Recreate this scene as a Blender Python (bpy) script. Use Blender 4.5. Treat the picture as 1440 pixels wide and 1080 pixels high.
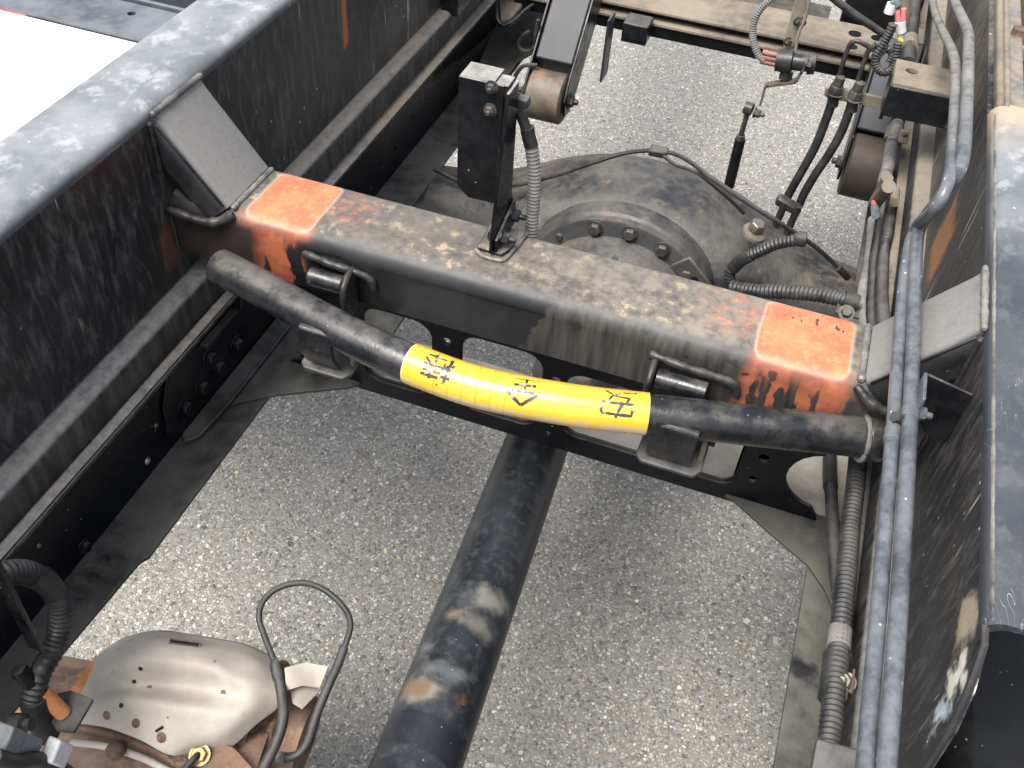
import bpy, bmesh, math, random
from mathutils import Vector, Matrix, Euler, noise as mnoise
from mathutils.bvhtree import BVHTree
random.seed(7)
V = Vector
sc = bpy.context.scene
COL = sc.collection
for o in list(bpy.data.objects): bpy.data.objects.remove(o)

# ------------------------------------------------------------------ camera
FPX = 1376.2
CAM = V((0.193, 0.0, 1.492))
ROT = Euler((math.radians(44.40), math.radians(-3.228), math.radians(19.607)), 'XYZ')
cd = bpy.data.cameras.new('camera'); cam = bpy.data.objects.new('camera', cd); COL.objects.link(cam)
cam.location = CAM; cam.rotation_euler = ROT
cd.sensor_fit = 'HORIZONTAL'; cd.sensor_width = 36; cd.lens = 36 * FPX / 1440
cd.clip_start = .02; cd.clip_end = 500
sc.camera = cam

# ------------------------------------------------------------------ light
w = bpy.data.worlds.new("World"); sc.world = w; w.use_nodes = True
nt = w.node_tree; bg = nt.nodes['Background']
sky = nt.nodes.new('ShaderNodeTexSky'); sky.sky_type = 'NISHITA'; sky.sun_disc = False
SUN_EL, SUN_AZ = 63, 208          # azimuth: direction the light comes from, clockwise from +Y
sky.sun_elevation = math.radians(SUN_EL); sky.sun_rotation = math.radians(SUN_AZ)
sky.air_density = 1.0; sky.dust_density = 4.0; sky.ozone_density = 1.0
hs_ = nt.nodes.new('ShaderNodeHueSaturation'); hs_.inputs['Saturation'].default_value = .50      # bright overcast: milky sky
nt.links.new(sky.outputs[0], hs_.inputs['Color']); nt.links.new(hs_.outputs[0], bg.inputs[0]); bg.inputs[1].default_value = 0.15
sd = bpy.data.lights.new('sun', 'SUN'); sun = bpy.data.objects.new('sun', sd); COL.objects.link(sun)
sd.energy = 2.5; sd.angle = math.radians(30); sd.color = (1.0, .955, .89)
e, a = math.radians(SUN_EL), math.radians(SUN_AZ)
tosun = V((math.sin(a) * math.cos(e), math.cos(a) * math.cos(e), math.sin(e)))
sun.rotation_euler = tosun.to_track_quat('Z', 'Y').to_euler()
sc.view_settings.view_transform = 'Standard'; sc.view_settings.look = 'None'
sc.view_settings.exposure = 1.25; sc.view_settings.gamma = 1
sc.view_settings.use_curve_mapping = False

# ------------------------------------------------------------------ point finder (camera ray met with a plane of the truck)
_M = ROT.to_matrix()
def at(px, py, x=None, y=None, z=None):
    d = _M @ V(((px - 720) / FPX, -(py - 540) / FPX, -1))
    t = (x - CAM.x) / d.x if x is not None else (y - CAM.y) / d.y if y is not None else (z - CAM.z) / d.z
    return CAM + d * t
def ray(px, py): return (_M @ V(((px - 720) / FPX, -(py - 540) / FPX, -1))).normalized()

# ------------------------------------------------------------------ shader DSL
class N:
    def __init__(s, name):
        s.m = bpy.data.materials.new(name); s.m.use_nodes = True; s.t = s.m.node_tree
        s.b = s.t.nodes['Principled BSDF']
        g = s.t.nodes.new('ShaderNodeNewGeometry'); s.pos = g.outputs['Position']; s.nor = g.outputs['Normal']
        sp = s.t.nodes.new('ShaderNodeSeparateXYZ'); s.lk(s.pos, sp.inputs[0]); s.X, s.Y, s.Z = sp.outputs
        sn = s.t.nodes.new('ShaderNodeSeparateXYZ'); s.lk(s.nor, sn.inputs[0]); s.NX, s.NY, s.NZ = sn.outputs
    def lk(s, a, inp):
        if isinstance(a, bpy.types.NodeSocket): s.t.links.new(a, inp)
        else: inp.default_value = a
    def op(s, o, *a):
        n = s.t.nodes.new('ShaderNodeMath'); n.operation = o
        for i, v in enumerate(a): s.lk(v, n.inputs[i])
        return n.outputs[0]
    def mul(s, *a):
        r = a[0]
        for v in a[1:]: r = s.op('MULTIPLY', r, v)
        return r
    def add(s, *a):
        r = a[0]
        for v in a[1:]: r = s.op('ADD', r, v)
        return r
    def sub(s, a, b): return s.op('SUBTRACT', a, b)
    def mx(s, *a):
        r = a[0]
        for v in a[1:]: r = s.op('MAXIMUM', r, v)
        return r
    def step(s, v, lo, hi, a=0., b=1.):
        n = s.t.nodes.new('ShaderNodeMapRange'); n.interpolation_type = 'SMOOTHSTEP'
        s.lk(v, n.inputs[0]); s.lk(lo, n.inputs[1]); s.lk(hi, n.inputs[2]); n.inputs[3].default_value = a; n.inputs[4].default_value = b
        return n.outputs[0]
    def vec(s, sx=1, sy=1, sz=1, rot=None):
        n = s.t.nodes.new('ShaderNodeMapping'); s.lk(s.pos, n.inputs[0]); n.inputs['Scale'].default_value = (sx, sy, sz)
        if rot: n.inputs['Rotation'].default_value = rot
        return n.outputs[0]
    def noise(s, scale, vec=None, det=4, rough=.55, dist=0.):
        n = s.t.nodes.new('ShaderNodeTexNoise'); s.lk(vec or s.pos, n.inputs['Vector'])
        n.inputs['Scale'].default_value = scale; n.inputs['Detail'].default_value = det; n.inputs['Roughness'].default_value = rough
        n.inputs['Distortion'].default_value = dist
        return n.outputs['Fac']
    def voro(s, scale, vec=None, feature='F1', out='Distance', rnd=1.):
        n = s.t.nodes.new('ShaderNodeTexVoronoi'); n.feature = feature; s.lk(vec or s.pos, n.inputs['Vector'])
        n.inputs['Scale'].default_value = scale; n.inputs['Randomness'].default_value = rnd
        return n.outputs[out]
    def mix(s, f, a, b):
        n = s.t.nodes.new('ShaderNodeMix'); n.data_type = 'RGBA'
        s.lk(f, n.inputs[0])
        for v, i in ((a, 6), (b, 7)):
            if isinstance(v, tuple) and len(v) == 3: v = v + (1,)
            s.lk(v, n.inputs[i])
        return n.outputs[2]
    def fmix(s, f, a, b): return s.add(a, s.mul(f, s.sub(b, a)))
    def box(s, ctr, half, soft=.004, wob=None, amt=0.):
        """1 inside an axis-aligned box on the surface (None = unbounded axis), edges wobbled by a noise."""
        r = None
        for sock, c, h in zip((s.X, s.Y, s.Z), ctr, half):
            if c is None: continue
            d = s.op('ABSOLUTE', s.sub(sock, c))
            if wob is not None: d = s.add(d, s.mul(s.sub(wob, .5), amt))
            k = s.step(d, h - soft, h + soft, 1., 0.)
            r = k if r is None else s.mul(r, k)
        return r
    def bump(s, h, dist=.001, strength=1., prev=None):
        n = s.t.nodes.new('ShaderNodeBump'); s.lk(h, n.inputs['Height']); n.inputs['Distance'].default_value = dist
        n.inputs['Strength'].default_value = strength
        if prev is not None: s.t.links.new(prev, n.inputs['Normal'])
        return n.outputs[0]
    def out(s, col, rough=.5, metal=0., normal=None, spec=.5, coat=0.):
        if isinstance(col, tuple): col = col + (1,) if len(col) == 3 else col
        s.lk(col, s.b.inputs['Base Color']); s.lk(rough, s.b.inputs['Roughness']); s.lk(metal, s.b.inputs['Metallic'])
        s.b.inputs['Specular IOR Level'].default_value = spec; s.b.inputs['Coat Weight'].default_value = coat
        if normal is not None: s.t.links.new(normal, s.b.inputs['Normal'])
        return s.m

DUST = (.20, .165, .12)
def paint(name, base=(.010, .012, .015), dust=DUST, up=.7, allover=.12, rough=.32, fine=0., specks=.5, scale=1., rust=0., spec=.32, upr=(.35, .95), thr=(.30, .62), stain=None):
    """old machine paint: settled dust on upward faces, film dirt, flecks, small scratches"""
    n = N(name)
    big = n.noise(9 * scale, det=5); mid = n.noise(45 * scale, det=6, rough=.65); fin = n.noise(260, det=3)
    upm = n.step(n.NZ, *upr)
    d = n.mul(upm, n.step(n.add(n.mul(big, .5), n.mul(mid, .5)), *thr), up)
    d2 = n.mul(n.step(mid, .38, .72), allover)
    d = n.mx(d, d2)
    d = n.mul(d, n.step(fin, .25, .6, .85, 1.))
    c = n.mix(n.step(big, .35, .65), tuple(v * .55 for v in base), tuple(v * 1.1 for v in base))
    c = n.mix(d, c, dust)
    sp = n.mul(n.step(n.voro(85), .06, .10, 1., 0.), n.step(n.noise(14, det=2), .5, .6), specks)
    c = n.mix(sp, c, (.32, .33, .32))
    if rust:
        r = n.mul(n.step(n.noise(22, det=6, rough=.7), .60, .68), rust)
        c = n.mix(r, c, (.28, .10, .035))
    if stain: c = n.mix(n.mul(n.box((stain[0], stain[1], None), (stain[2], stain[3], 0), .006, mid, .03), .9), c, (.008, .009, .012))
    r = n.fmix(d, n.fmix(n.step(mid, .3, .7), rough - .07, rough + .10), .85)
    b = n.bump(n.add(mid, n.mul(fin, .35)), .0012, .5)
    return n.out(c, r, 0, b, spec=spec)

def wall_paint(name, side):
    """inner face of the side beams: weathered black paint with rain runs, drips and scrapes"""
    n = N(name)
    slant = n.noise(1, n.vec(95, 95, 26), det=8, rough=.72, dist=.5)
    run = n.noise(1, n.vec(230, 230, 26), det=5, rough=.7)
    big = n.noise(7, det=5); fin = n.noise(230, det=4)
    c = n.mix(n.step(big, .3, .7), (.005, .006, .008), (.015, .016, .018))
    c = n.mix(n.mul(n.step(slant, .46, .70), .7), c, (.075, .077, .078))
    ls_ = n.noise(1, n.vec(120, 120, 8), det=3, rough=.5, dist=.6)
    c = n.mix(n.mul(n.step(ls_, .60, .74), n.step(big, .42, .60), .42), c, (.125, .125, .122))
    c = n.mix(n.mul(n.step(run, .60, .72), .40), c, (.12, .117, .112))
    far = n.step(n.Y, .75, 1.5)
    brown = n.mul(n.step(n.add(n.mul(slant, .6), n.mul(big, .4)), .36, .66), n.fmix(far, .12, .75 if side < 0 else .85))
    c = n.mix(brown, c, (.105, .088, .068) if side < 0 else (.16, .138, .108))
    # narrow pale drips
    dr = n.noise(1, n.vec(60, 66, 7), det=3, rough=.5, dist=1.2)
    dm = n.mul(n.step(dr, .665, .70), n.step(n.noise(1, n.vec(9, 9, 9), det=2), .47, .55), .8)
    c = n.mix(dm, c, (.36, .34, .28))
    pk = n.mul(n.step(n.voro(60), .05, .10, 1., 0.), .8)
    pk = n.mul(pk, n.step(n.noise(9, det=2), .52, .60))
    c = n.mix(pk, c, (.5, .5, .47))
    if side < 0:
        wob = n.noise(1, n.vec(30, 60, 12), det=4)
        rs = n.mul(n.box((None, 1.075, .95), (0, .006, .07), .006, wob, .018), .85)
        c = n.mix(rs, c, (.36, .10, .03))
        rs = n.mul(n.box((None, .70, .845), (0, .055, .022), .014, wob, .05), .75)
        c = n.mix(rs, c, (.11, .045, .025))
    else:
        wob = n.noise(38, det=4)
        sc1 = n.box((None, .415, .965), (0, .014, .014), .010, wob, .075)
        c = n.mix(sc1, c, (.30, .25, .18))
        sc2 = n.box((None, .378, .95), (0, .008, .014), .005, wob, .05)
        c = n.mix(sc2, c, (.62, .60, .50))
        sc3 = n.box((None, .366, .925), (0, .007, .012), .006, wob, .06)
        c = n.mix(sc3, c, (.42, .50, .55))
        rs = n.box((None, .985, .86), (0, .035, .04), .012, wob, .05)
        c = n.mix(n.mul(rs, .6), c, (.40, .17, .06))
    r = n.fmix(n.step(slant, .3, .7), .33, .60)
    # sheen towards the folded top edge is real relief: slightly dented plate
    b = n.bump(n.add(n.mul(slant, .7), n.mul(fin, .4), n.mul(n.noise(16, det=2), 1.2)), .0016, .7)
    return n.out(c, r, 0, b, spec=.38)

def flange_paint(name, dusty=0.):
    """chalky black paint on the flat top of the side beams, worn blue-grey"""
    n = N(name)
    big = n.noise(11, det=6, rough=.6); blot = n.noise(1, n.vec(30, 24, 30), det=8, rough=.78); fin = n.noise(300, det=3)
    c = n.mix(n.step(big, .32, .66), (.090, .099, .108), (.180, .190, .198))
    chalk = n.mul(n.step(blot, .50, .62), n.step(n.NZ, .5, .95), .45)
    c = n.mix(chalk, c, (.36, .37, .375))
    sm = n.mul(n.step(n.noise(26, det=4), .66, .70), .6)
    c = n.mix(sm, c, (.20, .165, .115))
    c = n.mix(n.mul(n.step(n.NZ, .2, .75, 1., 0.), .75), c, (.014, .016, .020))
    if dusty: c = n.mix(n.mul(n.step(n.Y, .92, .72), .8), c, (.016, .019, .024))  # near end darkened: fading sky reflection put into the colour
    if dusty: c = n.mix(n.mul(n.step(n.Y, .93, 1.08), n.step(n.add(n.mul(big, .5), n.mul(blot, .5)), .3, .55), dusty), c, (.34, .25, .155))
    sp = n.mul(n.step(n.voro(75), .05, .09, 1., 0.), n.step(n.noise(17, det=2), .54, .6), .8)
    c = n.mix(sp, c, (.6, .6, .58))
    ln = n.step(n.op('ABSOLUTE', n.sub(n.noise(1, n.vec(60, 14, 60, (0, 0, .6)), det=1, dist=2.), .5)), .0, .004, 1., 0.)
    c = n.mix(n.mul(ln, n.step(n.noise(8, det=1), .55, .6), .5), c, (.5, .52, .54))
    r = n.fmix(chalk, n.fmix(n.step(big, .3, .7), .30, .42), .65)
    return n.out(c, r, 0, n.bump(n.add(blot, n.mul(fin, .3), n.mul(n.noise(9, det=1), 1.5)), .0012, .5))

def beam_paint(name):
    """cross beam: dusty worn top, glossy dark front, two primer-orange squares with runs"""
    n = N(name)
    big = n.noise(12, det=6, rough=.6); mid = n.noise(70, det=6, rough=.7); fin = n.noise(420, det=3)
    upm = n.step(n.NZ, .80, .995)
    rightward = n.step(n.X, -.12, .05)
    front = n.step(n.NY, -.35, -.8)
    c = n.mix(n.step(big, .35, .65), (.005, .006, .008), (.015, .015, .016))
    # film of dirt on the right half of the front, with a torn edge
    edge = n.add(n.X, n.mul(n.sub(n.noise(35, det=5), .5), .05), n.mul(n.Z, -.45))
    film = n.mul(n.step(edge, -.372, -.366), front)
    streak = n.noise(1, n.vec(120, 60, 12), det=5, rough=.65)
    c = n.mix(n.mul(film, n.step(streak, .25, .8), .75), c, (.070, .062, .052))
    dirt = n.mul(upm, n.step(n.add(n.mul(big, .35), n.mul(mid, .65)), .33, .60), n.fmix(rightward, .55, .95))
    c = n.mix(n.mul(upm, .60), c, (.075, .072, .068))
    c = n.mix(n.mul(dirt, .75), c, (.22, .19, .145))
    crust = n.mul(upm, n.step(mid, .54, .62), n.step(n.noise(18, det=3), .42, .6))
    c = n.mix(n.mul(crust, .7), c, (.32, .24, .15))
    dk = n.mul(upm, n.step(n.noise(150, det=4, rough=.7), .62, .68))
    c = n.mix(n.mul(dk, .5), c, (.03, .03, .03))
    OR = n.mix(n.step(n.noise(30, det=5, rough=.65), .35, .65), (.38, .108, .055), (.47, .17, .078))
    OR = n.mix(n.mul(n.step(n.noise(120, det=5, rough=.7), .52, .72), .30), OR, (.52, .36, .25))
    wob = n.noise(22, det=5)
    for cx, hw, sgn in ((-.262, .036, -1), (.258, .041, 1)):
        # spray haze around
        hz = n.mul(n.box((cx - .030 * sgn, .728, None), (hw + .014, .028, 0), .022, wob, .06), n.step(n.noise(60, det=5, rough=.7), .42, .66), n.step(n.NZ, .8, .98), .6)
        c = n.mix(hz, c, OR)
        # runs down the front
        drip = n.noise(1, n.vec(52, 3, 3), det=2, rough=.4, dist=.25)
        lim = n.add(.80, n.mul(n.step(n.add(drip, n.mul(n.sub(n.noise(1, n.vec(90, 3, 34), det=3), .5), .7)), .36, .60, 1., 0.), .085))
        run = n.mul(n.box((cx + (.0 if sgn > 0 else .002), None, None), (hw + (.006 if sgn > 0 else -.010), 0, 0), .008, wob, .035), n.step(n.sub(n.Z, lim), -.012, .012), n.step(n.NZ, .8, .6))
        top = n.mul(n.box((cx, None, None), (hw + .004, 0, 0), .010, wob, .02), n.step(n.Z, .884, .894), n.step(n.NY, -.02, -.15))
        c = n.mix(n.mx(n.mul(run, .85), n.mul(n.mul(top, n.step(upm, .9, 1., 1., 0.)), .9)), c, n.mix(n.step(n.noise(40, det=4), .4, .6), (.19, .052, .028), (.29, .09, .042)))
        # square
        ddx = n.op('MAXIMUM', n.sub(n.op('ABSOLUTE', n.sub(n.X, cx)), hw - .011), 0.)
        ddy = n.op('MAXIMUM', n.sub(n.op('ABSOLUTE', n.sub(n.Y, .719)), .040 - .011), 0.)
        dd = n.add(n.op('SQRT', n.add(n.mul(ddx, ddx), n.mul(ddy, ddy))), n.mul(n.sub(wob, .5), .004))
        up2 = n.step(n.NZ, .55, .9)
        sq = n.mul(n.step(dd, .0095, .0115, 1., 0.), up2)
        sq2 = n.mul(n.step(dd, .0110, .0150, 1., 0.), up2)
        c = n.mix(n.mul(sq2, .5), c, (.42, .33, .26))
        c = n.mix(sq, c, OR)
        if sgn > 0:
            bl = n.mul(sq, n.step(n.add(n.noise(1, n.vec(210, 90, 90), det=3), n.mul(n.box((.262, .744, None), (.030, .005, 0), .004), .17)), .745, .77))
            c = n.mix(bl, c, (.07, .03, .02))
            sp = n.mul(sq, n.step(n.voro(190), .10, .16, 1., 0.), n.step(n.noise(30, det=1), .5, .56), .7)
            c = n.mix(sp, c, (.25, .12, .06))
    # dark worn spots on the front shoulder
    wr = n.mul(n.step(n.noise(30, det=3), .66, .68), n.step(upm, 0, .5, 1., 0.), .8)
    c = n.mix(wr, c, (.012, .012, .013))
    # brown stain between the left square and the wall
    st = n.mul(n.box((-.33, None, .86), (.05, 0, .03), .02, wob, .05), front, .6)
    c = n.mix(st, c, (.03, .02, .016))
    rgh = n.mx(n.mul(n.step(n.NZ, .02, .30), .42), n.fmix(n.mul(film, .9), .12, .38))
    rgh = n.add(rgh, n.mul(n.step(mid, .3, .7), .08))
    b = n.bump(n.add(n.mul(mid, .6), n.mul(n.mul(fin, .4), upm), n.mul(crust, .5)), .0006, .45)
    b = n.bump(n.noise(9, det=2), .004, .35, b)
    return n.out(c, rgh, 0, b, spec=.36)

def dusty(name, lo, hi, rough=.8, scale=30, rust=0., bumpd=.0015, spots=0., metal=0.):
    n = N(name)
    a = n.noise(scale * .35, det=5, rough=.6); b_ = n.noise(scale * 2.2, det=6, rough=.7)
    c = n.mix(n.step(n.add(n.mul(a, .6), n.mul(b_, .4)), .33, .64), lo, hi)
    if rust:
        c = n.mix(n.mul(n.step(n.noise(scale * .8, det=6, rough=.7), .56, .66), rust), c, (.30, .105, .035))
    if spots:
        c = n.mix(n.mul(n.step(n.voro(scale * 2), .08, .14, 1., 0.), spots), c, tuple(min(1, v * 2.2 + .1) for v in hi))
    return n.out(c, n.fmix(a, rough - .12, rough + .1), metal, n.bump(n.add(a, n.mul(b_, .6)), bumpd, .6))

M = {}
M['frame'] = paint('frame_paint', base=(.004, .005, .008), dust=(.12, .105, .085), up=.85, allover=.03, rough=.35, specks=.8, spec=.22)
M['flangefloor'] = M['frame']
M['wallL'] = wall_paint('weathered_wall_left', -1)
M['wallR'] = wall_paint('weathered_wall_right', 1)
M['topL'] = flange_paint('chalky_top_paint'); M['topR'] = flange_paint('chalky_top_paint_mud_and_shade', .95)
M['beam'] = beam_paint('cross_beam_paint')
M['gusset'] = paint('gusset_paint', base=(.024, .025, .027), dust=(.13, .125, .118), up=.85, allover=.10, rough=.38, specks=.2)
M['floor'] = paint('dull_flange_paint', base=(.05, .05, .046), dust=(.125, .120, .104), up=.85, allover=.2, rough=.45, specks=.1, stain=(.364, .600, .013, .012))
M['gussetlight'] = paint('corner_gusset_paint', base=(.012, .012, .014), dust=(.155, .152, .144), up=1., allover=.06, rough=.36, specks=.2, upr=(.40, .60), thr=(.05, .50))
def rail_mat():
    n = N('dusty_round_rail')
    a = n.noise(14, det=5); b_ = n.noise(90, det=6, rough=.7); far = n.step(n.Y, .6, 1.3)
    c = n.mix(n.step(b_, .3, .7), (.065, .070, .076), (.15, .155, .16))
    upm = n.step(n.NZ, .5, .95)
    d = n.mul(n.step(n.add(n.mul(a, .5), n.mul(b_, .5)), .3, .6), n.fmix(far, .35, .95))
    c = n.mix(d, c, (.20, .165, .12))
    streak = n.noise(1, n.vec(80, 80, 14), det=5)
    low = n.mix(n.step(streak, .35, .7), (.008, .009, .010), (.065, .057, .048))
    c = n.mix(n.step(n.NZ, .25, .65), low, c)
    return n.out(c, n.fmix(d, .42, .85), 0, n.bump(n.add(a, b_), .0015, .6))
M['rail'] = rail_mat()
M['black'] = paint('black_part_paint', base=(.005, .006, .008), up=.5, allover=.05, rough=.28, specks=.25, dust=(.15, .14, .125), spec=.25)
M['blackbox'] = paint('black_cover_paint', base=(.0035, .004, .006), up=.9, allover=.02, rough=.24, specks=.5, dust=(.28, .27, .25), spec=.20)
M['cradle'] = paint('cradle_paint', base=(.006, .007, .009), up=.3, allover=.10, rough=.26, specks=.3, dust=(.14, .13, .12))
M['satin'] = dusty('satin_black_arm', (.005, .007, .011), (.016, .020, .027), .58, 12, 0, .001)
M['tanplate'] = dusty('tan_dust_plate', (.22, .20, .165), (.38, .345, .29), .85, 18, .05, .001)
M['pipe'] = paint('prop_bar_paint', base=(.009, .010, .013), up=.36, allover=.08, rough=.22, specks=.4, dust=(.20, .18, .15), spec=.45, thr=(.40, .66))
M['hyd'] = dusty('grey_line_paint', (.085, .10, .12), (.17, .19, .215), .42, 40, 0, .0008, .35)
M['hydmud'] = None
def hyd_mat():
    n = N('grey_line_paint_muddy')
    a = n.noise(24, det=5); b_ = n.noise(110, det=5, rough=.7)
    c = n.mix(n.step(n.add(n.mul(a, .5), n.mul(b_, .5)), .35, .62), (.040, .045, .051), (.105, .113, .124))
    far = n.step(n.Y, .82, 1.1)
    c = n.mix(n.mul(far, n.step(n.add(n.mul(a, .5), n.mul(b_, .5)), .32, .58), .8), c, (.18, .165, .14))
    sp = n.mul(n.step(n.voro(120), .10, .16, 1., 0.), n.step(a, .5, .6), .8)
    c = n.mix(sp, c, (.5, .42, .3))
    return n.out(c, n.fmix(far, .30, .75), 0, n.bump(b_, .0012, .6))
M['hyd'] = hyd_mat()
M['rubber'] = paint('black_rubber', base=(.014, .015, .017), up=.30, allover=.16, rough=.48, specks=.1, dust=(.16, .15, .135))
M['conduit'] = paint('corrugated_plastic', base=(.018, .019, .022), up=.35, allover=.20, rough=.42, specks=.0, dust=(.20, .185, .16))
M['conduit_dusty'] = dusty('dusty_conduit', (.075, .075, .074), (.19, .18, .165), .75, 50, 0, .001)
M['dust_steel'] = dusty('mud_dusted_steel', (.075, .064, .050), (.185, .155, .115), .85, 22, .12, .002)
M['axle'] = dusty('axle_casting', (.030, .033, .038), (.105, .098, .088), .55, 16, 0, .002, .15)
def axle_mat():
    n = N('axle_casting_paint')
    a = n.noise(9, det=6, rough=.62); b_ = n.noise(60, det=6, rough=.7)
    c = n.mix(n.step(a, .35, .65), (.012, .014, .018), (.040, .042, .045))
    upm = n.step(n.NZ, .25, .9)
    d = n.mul(n.step(n.add(n.mul(a, .45), n.mul(b_, .55)), .34, .62), n.fmix(upm, .10, .62))
    c = n.mix(d, c, (.105, .094, .076))
    c = n.mix(n.mul(n.step(n.noise(1, n.vec(26, 26, 26), det=5, rough=.7), .58, .70), upm, .45), c, (.22, .14, .08))
    return n.out(c, n.fmix(d, .38, .8), 0, n.bump(n.add(a, b_), .003, .6))
M['axle'] = axle_mat()
M['bolt'] = paint('bolt_steel', base=(.028, .028, .03), up=.35, allover=.2, rough=.38, specks=0, dust=(.2, .17, .13))
M['boltbright'] = dusty('galvanised_bolt', (.14, .13, .11), (.30, .28, .25), .5, 90, .3, .0006, 0, .7)
def shaft_mat():
    n = N('drive_shaft_paint')
    a = n.noise(12, det=5); b_ = n.noise(80, det=5, rough=.65)
    c = n.mix(n.step(a, .35, .65), (.008, .011, .015), (.022, .026, .031))
    c = n.mix(n.mul(n.step(b_, .45, .75), .30), c, (.11, .105, .095))
    wob = n.noise(45, det=5, rough=.6)
    for x, y, hx, hy, k, col in ((.02, .585, .020, .017, .8, (.33, .31, .28)), (-.012, .575, .010, .010, .45, (.25, .25, .25)), (.014, .545, .022, .008, .55, (.30, .28, .25)),
                                 (-.012, .548, .007, .006, .6, (.36, .28, .19)), (-.028, .500, .010, .006, .5, (.33, .33, .33)), (.004, .475, .030, .008, .5, (.27, .28, .29)), (-.010, .445, .022, .016, .85, (.37, .33, .27)),
                                 (.034, .455, .002, .003, .9, (.4, .16, .07))):
        c = n.mix(n.mul(n.box((x, y, None), (hx * .8, hy * .8, 0), .010, wob, .035), k * .7), c, tuple(v * .75 for v in col))
    c = n.mix(n.mul(n.box((-.016, .447, None), (.015, .009, 0), .005, wob, .012), .85), c, (.13, .085, .05))
    c = n.mix(n.mul(n.box((None, .400, None), (0, .020, 0), .002, n.noise(30, det=4), .02), .75), c, (.010, .012, .018))
    sp = n.mul(n.step(n.voro(95), .05, .09, 1., 0.), n.step(n.noise(13, det=2), .52, .6), .7)
    c = n.mix(sp, c, (.38, .30, .22))
    return n.out(c, n.fmix(b_, .30, .50), 0, n.bump(n.add(a, b_), .001, .5))
M['shaft'] = shaft_mat()
def shield_mat():
    n = N('aluminised_heat_shield')
    a = n.noise(13, det=5); b_ = n.noise(110, det=5, rough=.7)
    c = n.mix(n.step(a, .35, .66), (.30, .27, .225), (.42, .39, .335))
    c = n.mix(n.mul(n.step(b_, .55, .72), .35), c, (.40, .30, .20))
    wob = n.noise(60, det=4)
    rs = n.mul(n.step(n.noise(34, det=5, rough=.65), .655, .70), .9)
    c = n.mix(rs, c, (.36, .13, .045))
    sp = n.mul(n.step(n.voro(48), .10, .17, 1., 0.), n.step(n.noise(15, det=1), .52, .58), .55)
    c = n.mix(sp, c, (.33, .22, .14))
    return n.out(c, n.fmix(a, .52, .68), .06, n.bump(n.add(a, n.mul(b_, .4)), .0012, .5))
M['shield'] = shield_mat()
def rust_mat():
    n = N('rusted_exhaust_steel')
    a = n.noise(16, det=6, rough=.65); b_ = n.noise(80, det=6, rough=.7)
    c = n.mix(n.step(a, .36, .62), (.055, .032, .024), (.19, .115, .075))
    c = n.mix(n.mul(n.step(b_, .52, .68), .6), c, (.28, .19, .125))
    c = n.mix(n.mul(n.step(n.noise(7, det=3), .5, .7), .45), c, (.22, .19, .17))
    return n.out(c, .62, .25, n.bump(n.add(a, b_), .0025, .7))
M['rust'] = rust_mat()
M['rustorange'] = dusty('orange_rust', (.42, .14, .035), (.62, .29, .12), .8, 60, 0, .001)
def yellow_mat():
    n = N('yellow_warning_tape')
    a = n.noise(60, det=4)
    c = n.mix(n.step(a, .35, .7), (.58, .36, .032), (.53, .325, .026))
    c = n.mix(n.mul(n.step(n.noise(150, det=5, rough=.7), .66, .72), .5), c, (.42, .28, .06))
    u = n.add(n.X, n.mul(n.Y, .18))
    wv = n.op('ABSOLUTE', n.op('SINE', n.mul(u, 230.)))
    zone = n.box((-.02, None, None), (.045, 0, 0), .02)
    wr = n.mul(n.step(wv, 0., .16, 1., 0.), zone)
    c = n.mix(n.mul(wr, .35), c, (.50, .27, .01))
    tail = n.mul(n.step(n.NZ, -.1, .12, 1., 0.), .8)
    c = n.mix(n.mul(tail, n.step(a, .3, .6)), c, (.42, .36, .26))
    return n.out(c, n.fmix(a, .22, .34), 0, n.bump(n.add(n.mul(wr, -.8), n.mul(a, .4)), .0007, .7), coat=.25)
M['yellow'] = yellow_mat()
M['residue'] = dusty('old_glue_edge', (.42, .33, .20), (.62, .45, .22), .5, 90, 0, .0004)
def ink_mat():
    n = N('marker_ink')
    a = n.noise(110, det=3)
    c = n.mix(n.step(a, .52, .62), (.018, .014, .016), (.22, .19, .17))
    return n.out(c, .42)
M['ink'] = ink_mat()
M['roller'] = dusty('roller_steel', (.045, .038, .031), (.15, .118, .085), .6, 26, .35, .002)
M['rollerdark'] = dusty('dark_roller_steel', (.014, .014, .015), (.052, .038, .028), .55, 14, .12, .002)
M['whiteconn'] = dusty('white_connector', (.42, .43, .42), (.62, .62, .60), .45, 60)
M['greyconn'] = dusty('grey_connector', (.07, .085, .095), (.14, .16, .17), .45, 60)
M['redwire'] = dusty('red_wire', (.50, .03, .03), (.6, .2, .2), .5, 80)
M['yellowtag'] = dusty('yellow_tag', (.65, .55, .03), (.75, .65, .1), .5, 80)
M['brass'] = dusty('brass_nut', (.16, .10, .045), (.32, .23, .12), .5, 120, 0, .0006, 0, .7)
M['redbrown'] = dusty('red_brown_boot', (.13, .05, .04), (.25, .12, .10), .6, 80)
def white_mat():
    n = N('white_panel_paint'); a = n.noise(5, det=4)
    return n.out(n.mix(a, (.82, .82, .82), (.88, .88, .87)), .4)
M['white'] = white_mat()
M['greyrail'] = paint('grey_rail_paint', base=(.045, .055, .068), dust=(.16, .17, .18), up=.6, allover=.25, rough=.35, specks=.2)
M['slate'] = dusty('wet_black_plate', (.008, .010, .014), (.030, .036, .045), .25, 16, 0, .001)
M['black_fill'] = paint('plain_black_paint', base=(.002, .0025, .003), up=.04, allover=.02, rough=.45, specks=.5, dust=(.08, .08, .08))
M['weldcap'] = dusty('brushed_weld', (.030, .030, .031), (.19, .18, .16), .5, 45, .1, .002, 0, .1)
M['weld'] = paint('painted_weld', base=(.018, .018, .02), up=.3, allover=.12, rough=.32, specks=0, dust=(.13, .115, .09))

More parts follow.
